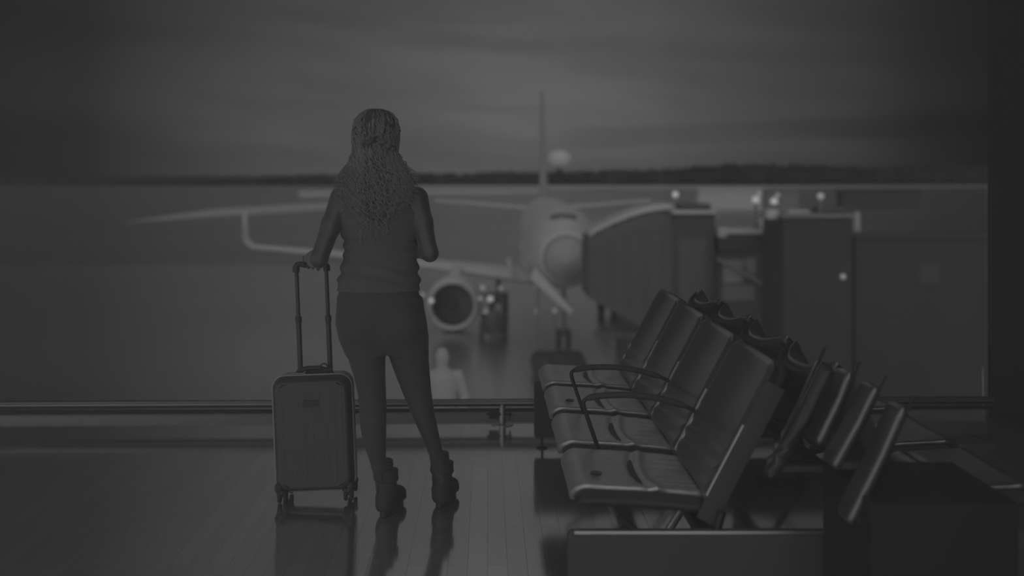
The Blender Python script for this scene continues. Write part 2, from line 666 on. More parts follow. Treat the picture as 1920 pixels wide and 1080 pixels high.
# ================================================================ the benches
def pad(prof, width, thick, disp, nu=28, corner=0.05, corner_at=(1,), edge=0.018, sub=44):
    """closed upholstered pad: prof = polyline in XZ, swept along Y; disp(u, v) pushes the face along its normal"""
    P = [Vector((q[0], 0, q[1])) for q in prof]
    seg = [(P[i + 1] - P[i]).length for i in range(len(P) - 1)]
    tot_ = sum(seg)

    def point(v):
        d = v * tot_
        for i, s_ in enumerate(seg):
            if d <= s_ or i == len(seg) - 1:
                t = d / s_
                return P[i].lerp(P[i + 1], t)
            d -= s_
    pts = [point(i / sub) for i in range(sub + 1)]
    for _ in range(5):
        pts = [pts[0]] + [(pts[i - 1] + pts[i] * 2 + pts[i + 1]) / 4 for i in range(1, sub)] + [pts[-1]]
    rings_t, rings_b = [], []
    for i in range(sub + 1):
        v = i / sub
        t = (pts[min(i + 1, sub)] - pts[max(i - 1, 0)]).normalized()
        nrm = Vector((-t.z, 0, t.x))
        hw = width / 2
        for e in corner_at:
            dist = abs(e - v) * tot_
            if dist < corner:
                hw = width / 2 - corner + math.sqrt(max(corner ** 2 - (corner - dist) ** 2, 0))
        endd = min(v, 1 - v) * tot_
        er = 1.0 if endd > edge else math.sqrt(max(1 - (1 - endd / edge) ** 2, 0))
        rt, rb_ = [], []
        for j in range(nu + 1):
            u = -1 + 2 * j / nu
            u = math.copysign(abs(u) ** 0.8, u)
            y = u * hw
            de = (1 - abs(u)) * hw
            ur = 1.0 if de > edge else math.sqrt(max(1 - (1 - de / edge) ** 2, 0))
            half = thick / 2 * er * ur
            c = pts[i] + Vector((0, y, 0)) + nrm * disp(u, v)
            rt.append(c + nrm * half)
            rb_.append(c - nrm * half)
        rings_t.append(rt)
        rings_b.append(rb_)
    loops = [rt + rb_[::-1] for rt, rb_ in zip(rings_t, rings_b)]
    m = MB()
    m.loft(loops)
    return m


def bow_deep(u, v):
    return -(0.030 + 0.042 * v) * max(0.0, 1 - abs(u) ** 2.6)


def bow_flat(u, v):
    return -(0.014 + 0.020 * v) * max(0.0, 1 - abs(u) ** 2.2)


def back_disp(u, v, bow_fn=bow_flat):
    a = abs(u)
    bow = bow_fn(u, v)
    wr = 0.0
    if v < 0.5:
        w = math.sin(v * 50 + 2.5 * u) * math.exp(-((v - 0.22) / 0.16) ** 2)
        wr = 0.0062 * w * min(1, a * 1.6)
    return bow + wr


def seat_disp(u, v):
    a = abs(u)
    d = -0.016 * (1 - a ** 3) * math.exp(-((v - 0.6) / 0.42) ** 2)
    vg = v - 0.62 - 0.09 * (1 - u * u) * -0.6
    d -= 0.007 * math.exp(-(vg / 0.022) ** 2) * (1 - a ** 8)
    d += 0.006 * math.exp(-((vg - 0.055) / 0.03) ** 2)
    if v > 0.66:
        d += 0.0035 * math.sin(u * 26 + 5 * v) * min(1, (v - 0.66) * 8) * (1 - a ** 4)
    d += 0.004 * math.exp(-((v - 0.17) / 0.05) ** 2)
    return d


def make_bench(root, ys, bow_fn=bow_flat, seat_mat='seat'):
    """a row of seats facing local -X; local X = 0 at seat front; Y along the row"""
    PW = 0.572
    seat_prof = [(0.012, 0.405), (0.0, 0.43), (0.012, 0.448), (0.05, 0.455), (0.2, 0.449), (0.34, 0.438), (0.41, 0.428)]
    back_prof = [(0.402, 0.425), (0.425, 0.468), (0.53, 0.670), (0.622, 0.846)]
    made = {}
    for k, y in enumerate(ys):
        if not made:
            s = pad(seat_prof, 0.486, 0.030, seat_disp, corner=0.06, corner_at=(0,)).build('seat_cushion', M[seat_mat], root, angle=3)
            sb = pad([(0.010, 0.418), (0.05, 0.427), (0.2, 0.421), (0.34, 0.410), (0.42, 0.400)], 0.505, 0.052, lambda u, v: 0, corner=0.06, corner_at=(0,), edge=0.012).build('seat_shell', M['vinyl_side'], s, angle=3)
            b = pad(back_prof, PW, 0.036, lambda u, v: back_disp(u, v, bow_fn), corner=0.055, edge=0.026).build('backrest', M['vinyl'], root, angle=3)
            # stiff shell behind the upholstery follows the same hollow
            bp2 = [(x + 0.030, z - 0.012) for x, z in back_prof]
            bs = pad(bp2, PW - 0.016, 0.030, bow_fn, corner=0.05).build('back_shell', M['vinyl_side'], b, angle=3)
            # piping around the pad edge
            pp = []
            made = dict(s=s, sb=sb, b=b, bs=bs)
            for o in (s, b):
                o.location.y = y
            sr = []
            for sgn in (-1, 1):
                fr_ = MB()
                yy = sgn * (PW / 2 + 0.004)
                a0, a1 = Vector((0.30, 0, 0.30)), Vector((0.635, 0, 0.835))
                pts_ = [Vector((0.385, yy, 0.375)), Vector((0.418, yy, 0.440)), Vector((0.53, yy, 0.655)), Vector((0.600, yy, 0.790))]
                rings = []
                for q in pts_:
                    t = (pts_[-1] - pts_[0]).normalized()
                    nrm = Vector((-t.z, 0, t.x))
                    w1, w2 = 0.012, -0.050
                    rings.append([q + nrm * w1 + Vector((0, -0.004, 0)), q + nrm * w2 + Vector((0, -0.004, 0)), q + nrm * w2 + Vector((0, 0.004, 0)), q + nrm * w1 + Vector((0, 0.004, 0))])
                fr_.loft(rings)
                o = fr_.build('side_frame', M['vinyl_side'], root, bevel=0.002)
                o.location.y = y
                rl = MB().tube([q + Vector((-0.012, 0, 0.006)) for q in pts_[1:3]] , 0.0055, 10).build('edge_rail', M['alu'], o)
                sr.append(o)
            made['sr'] = sr
        else:
            for key in ('s', 'b'):
                c = copy_tree(made[key], root)
                c.location.y = y
            for o in made['sr']:
                c = copy_tree(o, root)
                c.location.y = y
    y0, y1 = min(ys) - 0.3, max(ys) + 0.3
    MB().box(0.40, 0.46, y0, y1, 0.27, 0.315).build('beam', M['alu_dark'], root, bevel=0.006)
    # cross brackets under each seat joint
    for y in [ys[0] + 0.3] + [q - 0.3 for q in ys]:
        m = MB()
        m.tube([(0.14, y, 0.385), (0.20, y, 0.33), (0.42, y, 0.29)], 0.011, 10)
        m.tube([(0.42, y, 0.29), (0.45, y, 0.40)], 0.014, 10)
        m.build('bracket', M['alu_dark'], root)


YS = [5.665, 5.065, 4.465, 3.865]
benchA = thing('airport_bench', 'black padded waiting bench of four seats facing left, two armrests', 'bench', (0.262, 0, 0))
make_bench(benchA, YS)
# end panels on short feet
for (y, nm) in ((6.10, 0), (3.56, 1)):
    m = MB()
    x0, x1, z0, z1, r = -0.02, 1.50, 0.055, 0.347, 0.018
    prof = []
    for cx, cz, a0 in ((x1 - r, z1 - r, 0), (x0 + r, z1 - r, PI / 2), (x0 + r, z0 + r, PI), (x1 - r, z0 + r, 1.5 * PI)):
        for i in range(6):
            a = a0 + PI / 2 * i / 5
            prof.append((cx + r * math.cos(a), cz + r * math.sin(a)))
    m.loft([[(q[0], yy, q[1]) for q in prof] for yy in (y - 0.012, y + 0.012)])
    pn = m.build('end_panel', M['panel'], benchA, bevel=0.003)
    if nm == 1:
        MB().box(0.0, 0.80, y - 0.016, y + 0.013, 0.336, 0.3475).build('metal_edge', M['alu'], pn, bevel=0.002)
    for x in (0.022, 1.44):
        m = MB().lathe([(0.0, 0.0), (0.029, 0.0), (0.029, 0.006), (0.008, 0.014), (0.0, 0.014)], (x, y, 0), n=24)
        m.tube([(x, y, 0.01), (x, y, 0.057)], 0.0065, 10)
        m.build('foot', M['alu_dark'], benchA)
# legs of the beam
for y in (5.4, 4.05):
    m = MB().tube([(0.43, y, 0.30), (0.25, y, 0.02)], 0.014, 12)
    m.tube([(0.43, y, 0.30), (0.66, y, 0.02)], 0.014, 12)
    m.box(0.22, 0.70, y - 0.02, y + 0.02, 0.0, 0.02)
    m.build('leg', M['alu'], benchA)


def armrest(y):
    m = MB()
    pts = [(0.150, 0.405), (0.135, 0.44), (0.098, 0.545), (0.078, 0.605), (0.079, 0.622), (0.100, 0.633), (0.16, 0.641), (0.24, 0.642), (0.32, 0.634), (0.40, 0.615), (0.46, 0.594), (0.478, 0.580), (0.478, 0.565)]
    P = [Vector((x, y, z)) for x, z in pts]
    # smooth the loop
    for _ in range(2):
        Q = [P[0]]
        for i in range(len(P) - 1):
            Q += [P[i].lerp(P[i + 1], 0.25), P[i].lerp(P[i + 1], 0.75)]
        P = Q + [P[-1]]
    m.tube(P, 0.0075, 12)
    o = m.build('armrest', M['alu_dark'], benchA)
    g = [q for q in P if q.z > 0.60 and q.x > 0.09]
    MB().tube(g, [0.008] + [0.0115] * (len(g) - 2) + [0.008], 14).build('grip', M['vinyl_side'], o)
    return o


for y in (4.765, 4.165):
    armrest(y)
# small press studs set in the seat tops
for y in (3.75, 4.95):
    m = MB()
    ring = [(0.085 + 0.017 * math.cos(a), y + 0.024 * math.sin(a), 0.4695) for a in [2 * PI * i / 24 for i in range(24)]]
    m.tube(ring, 0.0022, 8, closed=True)
    m.lathe([(0.0, 0.467), (0.013, 0.467), (0.010, 0.470), (0.0, 0.470)], (0.085, y, 0), n=20)
    m.build('stud', M['vinyl_side'], benchA)

benchB = thing('airport_bench', 'black padded bench behind the nearer row, its curled seat-back tops showing above', 'bench', (1.700, 9.53, 0), PI)
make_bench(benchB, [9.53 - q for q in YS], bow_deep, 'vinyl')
for y in (9.53 - 5.4, 9.53 - 4.05):
    m = MB().tube([(0.43, y, 0.30), (0.25, y, 0.02)], 0.014, 12)
    m.box(0.22, 0.46, y - 0.02, y + 0.02, 0.0, 0.02)
    m.build('leg', M['alu_dark'], benchB)

# both rows share one frame: hang the rear row's parts on the same bench
bpy.context.view_layer.update()
rel = benchA.matrix_world.inverted() @ benchB.matrix_world
for ch in [o for o in bpy.data.objects if o.parent == benchB]:
    mb_ = rel @ ch.matrix_basis.copy()
    ch.parent = benchA
    ch.matrix_basis = mb_
bpy.data.objects.remove(benchB, do_unlink=True)
benchA['label'] = 'long back-to-back waiting bench with black padded seats and two loop armrests'

# narrow seat backs in the shade at the right
benchE = thing('folding_seat_row', 'row of narrow dark seat backs in the shade beside the nearest bench end', 'bench', (0.95, 3.33, 0))
E_ = [((1.011, 0.905), (0.850, 0.560), 3.515), ((1.085, 0.880), (0.985, 0.655), 3.42), ((1.120, 0.862), (0.995, 0.620), 3.29), ((1.150, 0.830), (1.000, 0.510), 3.16)]
ox, oy = 0.95, 3.33
for i, (tp, bt, y) in enumerate(E_):
    t = Vector((tp[0] - ox, y - oy, tp[1]))
    b = Vector((bt[0] - ox, y - oy, bt[1]))
    d = (t - b)
    o = MB().tube([b - d * 0.04, t], 0.004, 10).build('edge_rail', M['alu_dark'], benchE)
    w = 0.055 if i == 0 else 0.12
    prof = [(b.x - 0.004 - d.x * 0.1, b.z - d.z * 0.1), (b.x + d.x * 0.5 + 0.002, b.z + d.z * 0.5), (t.x - 0.02, t.z - 0.035)]
    if i == 0:
        # nearest-bench side: the pad lies beyond its rail
        o = pad(prof, 0.075, 0.030, back_disp, corner=0.02, nu=14).build('backrest', M['vinyl'], benchE, angle=3)
        o.location.y = (y - oy) - 0.014
    else:
        o = pad(prof, w, 0.030, lambda u, v: 0, corner=0.03, nu=14).build('backrest', M['vinyl'], benchE, angle=3)
        o.location.y = (y - oy) + 0.062
    q = b - d * 0.06
    m = MB().box(q.x, 0.12, q.y + 0.012, q.y + 0.035, q.z - 0.01, q.z + 0.01)
    m.build('bracket', M['vinyl_side'], benchE)
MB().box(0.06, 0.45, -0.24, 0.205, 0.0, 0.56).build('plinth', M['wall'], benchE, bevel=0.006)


# ================================================================ suitcase
case = thing('suitcase', 'ribbed hard-shell cabin suitcase on wheels with its pull handle raised', 'suitcase', at(592, 948, 5.04 + 0.11).xy.to_3d(), rot=(0, -0.040, 0))
case.location = (-0.742, 5.15, 0.0075)
CW, CD, CZ0, CZ1 = 0.345, 0.205, 0.043, 0.545


def rrect(hw, z0, z1, r, n=10):
    pr = []
    for cx, cz, a0 in ((hw - r, z1 - r, 0), (-hw + r, z1 - r, PI / 2), (-hw + r, z0 + r, PI), (hw - r, z0 + r, 1.5 * PI)):
        for i in range(n + 1):
            a = a0 + PI / 2 * i / n
            pr.append((cx + r * math.cos(a), cz + r * math.sin(a)))
    return pr


def shell(sign):
    # front or rear half: rows march from the zip band to the flat face
    nx_, nz_ = 96, 40
    m = MB()
    rings = []
    depth = CD / 2 - 0.008
    for k in range(9):
        t = k / 8
        ins = 0.028 * (1 - math.cos(t * PI / 2)) if t > 0 else 0
        yy = sign * (0.008 + (depth) * math.sin(t * PI / 2) ** 0.9)
        pr = rrect(CW / 2 - ins, CZ0 + ins, CZ1 - ins, 0.055 - ins * 0.5, 10)
        rings.append([(q[0], yy, q[1]) for q in pr])
    m.loft(rings, caps=False)
    o = m
    # ribbed face as its own grid, running into the rounded border
    ins = 0.028
    hw = CW / 2 - ins
    gx, gz = 110, 24
    vs, fs = [], []
    yf = sign * (0.008 + depth)
    for j in range(gz + 1):
        z = CZ0 + ins + (CZ1 - CZ0 - 2 * ins) * j / gz
        rr_ = 0.041
        dz = min(z - (CZ0 + ins), (CZ1 - ins) - z)
        hh = hw - rr_ + math.sqrt(max(rr_ ** 2 - (rr_ - min(dz, rr_)) ** 2, 0))
        for i in range(gx + 1):
            x = -hh + 2 * hh * i / gx
            ph = (x / hw) * 9.0 * PI
            amp = 0.0030 * min(1, (hh - abs(x)) / 0.012) * min(1, dz / 0.02)
            rib = max(0, math.cos(ph)) ** 0.8 * amp * 0.5
            vs.append((x, yf + sign * rib, z))
    for j in range(gz):
        for i in range(gx):
            a = j * (gx + 1) + i
            fs.append((a, a + 1, a + gx + 2, a + gx + 1))
    m.add(vs, fs)
    return m


so = shell(-1).build('front_shell', M['case'], case, angle=1.2)
shell(1).build('rear_shell', M['case'], case, angle=1.2)
zb = MB()
zb.loft([[(q[0], yy, q[1]) for q in rrect(CW / 2 - 0.001, CZ0 + 0.001, CZ1 - 0.001, 0.055)] for yy in (-0.0095, 0.0095)])
zb.build('zip_band', M['case_dark'], case)
for yy in (-0.012, -0.052):
    m = MB().tube([(q[0] * 1.004, yy, CZ0 + (q[1] - CZ0) * 1.002) for q in rrect(CW / 2, CZ0, CZ1, 0.055)], 0.0035, 8, closed=True)
    m.build('piping', M['case_trim'], case)
m = MB()
m.loft([[(q[0], yy, q[1] + 0.43) for q in rrect(0.034, -0.013, 0.013, 0.008, 5)] for yy in (-0.1145, -0.106)])
m.build('name_plate', M['case_dark'], so)
# carry handle on top
m = MB()
hp = [(-0.075, 0, 0.545), (-0.062, 0, 0.556), (-0.03, 0, 0.566), (0.03, 0, 0.566), (0.062, 0, 0.556), (0.075, 0, 0.545)]
m.tube(hp, [0.008, 0.009, 0.011, 0.011, 0.009, 0.008], 12)
m.build('carry_handle', M['case_dark'], case)
m = MB().box(-0.034, 0.034, -0.018, 0.018, 0.540, 0.553)
m.build('lock', M['alu_dark'], case, bevel=0.003)
# luggage tag on a loop round the pole
m = MB().box(-0.033, 0.033, -0.003, 0.003, -0.018, 0.018, Matrix.Translation((0.060, -0.035, 0.548)) @ Matrix.Rotation(-0.18, 4, 'Y') @ Matrix.Rotation(0.5, 4, 'X'))
tg = m.build('luggage_tag', M['case_dark'], case, bevel=0.004)
m = MB().tube([(0.050 + 0.016 * math.cos(a), -0.022, 0.570 + 0.018 * math.sin(a)) for a in [2 * PI * i / 16 for i in range(16)]], 0.0035, 8, closed=True)
m.build('strap', M['case_dark'], tg)
# telescopic handle
hb = MB()
for x in (-0.066, 0.066):
    hb = MB().tube([(x, 0.06, 0.50), (x, 0.06, 0.775)], 0.0115, 14)
    q = hb.build('lower_tube', M['pole'], case)
    q = MB().tube([(x, 0.06, 0.77), (x, 0.06, 1.005)], 0.0088, 14).build('upper_tube', M['pole'], case)
    MB().lathe([(0.0125, 0.762), (0.0145, 0.765), (0.0145, 0.785), (0.0125, 0.788)], (x, 0.06, 0), n=16).build('collar', M['case_dark'], case)
GZ = 1.012
gp = [(-0.068, 0.06, 0.985), (-0.068, 0.06, 1.005), (-0.060, 0.06, 1.018), (-0.045, 0.06, 1.020), (-0.03, 0.06, 1.014), (0.03, 0.06, 1.014), (0.045, 0.06, 1.020), (0.060, 0.06, 1.018), (0.068, 0.06, 1.005), (0.068, 0.06, 0.985)]
MB().tube(gp, [0.0155, 0.0155, 0.0145, 0.0125, 0.0115, 0.0115, 0.0125, 0.0145, 0.0155, 0.0155], 14).build('grip', M['case_dark'], case)
for x in (-0.143, 0.143):
    for y in (-0.075, 0.075):
        hm = MB()
        hm.lathe([(0.0, 0.058), (0.026, 0.058), (0.027, 0.044), (0.018, 0.036), (0.0, 0.036)], (x, y, 0), n=20)
        hm.box(x - 0.019, x + 0.019, y - 0.014, y + 0.014, 0.026, 0.044)
        h_ = hm.build('wheel_housing', M['case_dark'], case, bevel=0.002)
        wm = MB()
        for dx in (-0.013, 0.013):
            wm.lathe([(0.0, -0.007), (0.024, -0.007), (0.027, -0.003), (0.027, 0.003), (0.024, 0.007), (0.0, 0.007)], (x + dx, y, 0.027), axis='X', n=24)
        wm.build('wheel', M['tyre'], h_)
# corner guards at the foot of the shell
for x in (-1, 1):
    m = MB().ball((x * (CW / 2 - 0.018), -0.075, CZ0 + 0.022), (0.022, 0.030, 0.026), 16, 10)
    m.build('corner_guard', M['case_dark'], case)


# ================================================================ the traveller
D0 = 4.90


def zz(py, d=D0):
    return CZ - (py - 325) * d / F


def xx(px, d=D0):
    return (px - 914) * d / F


def rows(tab, d0=D0):
    out = []
    for r in tab:
        py, l, rr_, cy, ry = r[:5]
        d = r[5] if len(r) > 5 else d0
        out.append((zz(py, d), xx(l, d), xx(rr_, d), cy, ry))
    return out


TORSO = rows([(338, 688, 728, 4.91, 0.050), (348, 672, 744, 4.91, 0.060), (355, 650, 768, 4.91, 0.072), (364, 636, 784, 4.91, 0.085), (385, 628, 793, 4.915, 0.098),
              (410, 631, 790, 4.92, 0.108), (432, 638, 784, 4.92, 0.104), (452, 646, 778, 4.92, 0.096), (475, 647, 778, 4.915, 0.094), (505, 643, 780, 4.905, 0.098),
              (540, 637, 783, 4.895, 0.105), (575, 635, 788, 4.885, 0.115), (605, 634, 795, 4.885, 0.118), (632, 640, 799, 4.89, 0.108), (660, 655, 790, 4.90, 0.08)])
LEGL = rows([(560, 640, 725, 4.89, 0.085), (605, 635, 724, 4.885, 0.098), (645, 643, 722, 4.89, 0.096), (675, 655, 722, 4.895, 0.088), (705, 664, 722, 4.90, 0.078), (740, 671, 723, 4.91, 0.068),
             (765, 674, 724, 4.905, 0.062), (790, 675, 724, 4.895, 0.062), (815, 679, 724, 4.895, 0.058), (840, 685, 723, 4.90, 0.050), (865, 693, 723, 4.91, 0.042), (890, 699, 726, 4.92, 0.038), (925, 702, 732, 4.925, 0.040), (948, 703, 735, 4.93, 0.04)])
LEGR = rows([(560, 700, 790, 4.90, 0.085), (605, 716, 797, 4.90, 0.098), (645, 723, 801, 4.91, 0.096), (675, 731, 803, 4.92, 0.088), (705, 741, 805, 4.93, 0.078), (735, 752, 807, 4.945, 0.068),
             (760, 762, 810, 4.95, 0.062), (785, 772, 814, 4.96, 0.060), (810, 782, 819, 4.975, 0.055), (835, 792, 823, 4.99, 0.047), (860, 801, 828, 5.01, 0.040), (890, 808, 836, 5.03, 0.038), (935, 812, 843, 5.05, 0.040)])
shL, shR = at(640, 371, 4.91), at(781, 372, 4.91)
elL, elR = at(598, 486, 4.845), at(806, 475, 4.865)
GRIP = case.matrix_world if False else None
# centre of the suitcase grip in the world
ca, sa_ = math.cos(-0.040), math.sin(-0.040)
gripc = Vector((case.location.x + sa_ * 1.014, case.location.y + 0.06, case.location.z + ca * 1.014))
gdir = Vector((ca, 0, -sa_))
wrL = gripc + Vector((-0.002, -0.060, 0.034))
wrR = at(748, 455, 5.075)


def f_arms(X, Y, Z):
    d = cap(X, Y, Z, shL, shL.lerp(elL, 0.45), 0.052, 0.045)
    d = smin(d, cap(X, Y, Z, shL.lerp(elL, 0.45), elL, 0.045, 0.040), 0.02)
    e = smin(cap(X, Y, Z, elL, elL.lerp(wrL, 0.4), 0.040, 0.040), cap(X, Y, Z, elL.lerp(wrL, 0.4), wrL, 0.038, 0.025), 0.015)
    d = smin(d, e, 0.015)
    g = cap(X, Y, Z, shR, shR.lerp(elR, 0.45), 0.054, 0.046)
    g = smin(g, cap(X, Y, Z, shR.lerp(elR, 0.45), elR, 0.046, 0.038), 0.02)
    e = smin(cap(X, Y, Z, elR, elR.lerp(wrR, 0.4), 0.038, 0.039), cap(X, Y, Z, elR.lerp(wrR, 0.4), wrR, 0.039, 0.025), 0.015)
    g = smin(g, e, 0.015)
    return np.minimum(d, g)


hc = at(705, 258, 4.92)


def f_head(X, Y, Z):
    d = ell(X, Y, Z, (hc.x, 4.925, hc.z + 0.018), (0.074, 0.095, 0.092))
    d = smin(d, ell(X, Y, Z, (hc.x, 4.962, hc.z - 0.045), (0.058, 0.062, 0.072)), 0.03)          # jaw and chin
    d = smin(d, cap(X, Y, Z, (hc.x, 5.020, hc.z - 0.005), (hc.x, 5.036, hc.z - 0.036), 0.008, 0.013), 0.010)   # nose
    d = smin(d, ell(X, Y, Z, (hc.x, 5.012, hc.z - 0.066), (0.023, 0.012, 0.008)), 0.006)        # lips
    for s in (-1, 1):
        d = smin(d, ell(X, Y, Z, (hc.x + s * 0.076, 4.930, hc.z - 0.012), (0.008, 0.017, 0.030)), 0.006)       # ears
        d = -smin(-d, ell(X, Y, Z, (hc.x + s * 0.030, 5.026, hc.z + 0.004), (0.015, 0.012, 0.009)), 0.008)     # eye sockets
        d = smin(d, ell(X, Y, Z, (hc.x + s * 0.030, 5.008, hc.z + 0.003), (0.012, 0.011, 0.009)), 0.002)       # eyeballs
    return d


def f_neck(X, Y, Z):
    return cap(X, Y, Z, at(707, 362, 4.91), (hc.x, 4.925, hc.z - 0.045), 0.062, 0.050)


def f_legs(X, Y, Z):
    return smin(stack(X, Y, Z, LEGL), stack(X, Y, Z, LEGR), 0.012)


def f_body(X, Y, Z):
    d = smin(stack(X, Y, Z, TORSO), f_legs(X, Y, Z), 0.03)
    d = smin(d, f_neck(X, Y, Z), 0.03)
    d = smin(d, f_head(X, Y, Z), 0.015)
    d = smin(d, f_arms(X, Y, Z), 0.02)
    return d + 0.004


def hand_caps(wrist, fdir, pnorm, side, curls, wide=0.019, scale=1.0):
    """capsules of a hand: fdir to the knuckles, pnorm out of the palm, side towards the thumb"""
    fdir, pnorm, side = fdir.normalized(), pnorm.normalized(), side.normalized()
    caps_, palm = [], []
    lens = [(0.040, 0.024, 0.020), (0.044, 0.028, 0.021), (0.041, 0.026, 0.020), (0.032, 0.020, 0.018)]
    for i in range(4):
        off = side * (1.5 - i) * wide
        k = wrist + fdir * (0.088 - 0.005 * abs(i - 1)) * scale + off
        palm.append((wrist + off * 0.62 + fdir * 0.01, k, 0.013, 0.0105))
        ang = curls[0]
        p_ = k
        for j, ln in enumerate(lens[i]):
            dd = fdir * math.cos(ang) + pnorm * math.sin(ang)
            q = p_ + dd * ln * scale
            caps_.append((p_, q, 0.0088 - 0.0008 * j, 0.0080 - 0.0008 * j))
            p_ = q
            if j < 2:
                ang += curls[j + 1]
    tb = wrist + fdir * 0.022 + side * 0.022
    t1 = tb + (fdir * 0.6 + side * 0.55 + pnorm * 0.45).normalized() * 0.042 * scale
    t2 = t1 + (fdir * 0.55 - side * 0.1 + pnorm * 0.85).normalized() * 0.030 * scale
    t3 = t2 + (fdir * 0.3 - side * 0.35 + pnorm * 0.85).normalized() * 0.024 * scale
    caps_ += [(tb, t1, 0.0135, 0.0105), (t1, t2, 0.0100, 0.0092), (t2, t3, 0.0092, 0.0076)]
    return palm, caps_


def f_hand(spec):
    palm, fingers = spec

    def fn(X, Y, Z):
        d = None
        for c in palm:
            e = cap(X, Y, Z, *c)
            d = e if d is None else smin(d, e, 0.012)
        g = None
        for i, c in enumerate(fingers):
            e = cap(X, Y, Z, *c)
            g = e if g is None else np.minimum(g, e)
        return smin(d, g, 0.003)
    return fn


# left hand lies over the grip, fingers wrap down its far side
hl = hand_caps(wrL + Vector((0, 0.004, 0)), Vector((0, 1, -0.10)), Vector((0, -0.10, -1)), gdir, (1.25, 1.35, 0.9), scale=0.74)
# right hand rests before the waist, loosely curled
hr = hand_caps(wrR, Vector((-1, 0.25, 0.12)), Vector((0.1, -0.5, 0.5)), Vector((0, 0.2, 1)), (0.4, 0.6, 0.5), scale=0.95)

woman = thing('person', 'woman with long curly hair in sleeveless top and leggings, seen from behind, hand on suitcase', 'person', (-0.43, 4.95, 0))
wo_ = Vector(woman.location)


def wparts(fn, lo, hi, h):
    V, Fq = nets(fn, lo, hi, h)
    return V - np.array(wo_), Fq


body = nets_mesh('body', [wparts(f_body, (-0.86, 4.68, 0.06), (-0.13, 5.25, 1.72), 0.0062),
                          wparts(f_hand(hl), gripc + Vector((-0.10, -0.11, -0.08)), gripc + Vector((0.10, 0.12, 0.08)), 0.0028),
                          wparts(f_hand(hr), wrR + Vector((-0.20, -0.10, -0.09)), wrR + Vector((0.06, 0.13, 0.12)), 0.0032)], M['skin'], woman)


def fold(X, Y, Z, a, fz, ph, z0, sp):
    return a * np.sin(fz * Z + ph + 9 * X + 3 * np.sin(11 * X + 4)) * np.exp(-((Z - z0) / sp) ** 2)


def f_top(X, Y, Z):
    d = smin(stack(X, Y, Z, TORSO), stack(X, Y, Z, [(r[0], r[1], r[2], r[3], r[4]) for r in TORSO]), 0.001) - 0.004
    d = d - 0.004 * np.exp(-((Z - zz(520)) / 0.06) ** 2)
    d = d + fold(X, Y, Z, 0.0045, 120, 0.0, zz(515), 0.05) + fold(X, Y, Z, 0.003, 160, 1.0, zz(462), 0.06)
    hem = zz(545) - Z
    # wide shoulder straps: cut the arm holes and the neck scoop
    neck = 0.062 - np.sqrt((X - xx(707)) ** 2 + (Z - zz(338)) ** 2)
    arm = 0.058 - np.sqrt((np.abs(X - xx(710)) - 0.190) ** 2 + ((Z - zz(375)) * 0.8) ** 2)
    return np.maximum(np.maximum(np.maximum(d, hem), neck), arm)


nets_mesh('tank_top', [wparts(f_top, (-0.68, 4.75, 0.90), (-0.22, 5.08, 1.44), 0.005)], M['top'], woman)


def f_leg(X, Y, Z):
    d = smin(stack(X, Y, Z, TORSO), f_legs(X, Y, Z), 0.03) - 0.001
    # buttocks
    for px in (676, 752):
        c = at(px, 608, 4.82)
        d = smin(d, ell(X, Y, Z, c, (0.078, 0.060, 0.078)), 0.03)
    d = d + 0.0015 * np.sin(170 * Z + 20 * X) * np.exp(-((Z - zz(875)) / 0.05) ** 2)
    return np.maximum(np.maximum(d, Z - zz(538)), 0.14 - Z)


nets_mesh('leggings', [wparts(f_leg, (-0.68, 4.70, 0.12), (-0.16, 5.12, 0.97), 0.0055)], M['leggings'], woman)
MB().tube([( -0.05 + 0.0 + 0.165 * math.cos(a), 4.9 - 4.95 + 0.118 * math.sin(a), zz(549)) for a in []] or [(0, 0, 0.9), (0.01, 0, 0.9)], 0.002, 6) if False else None


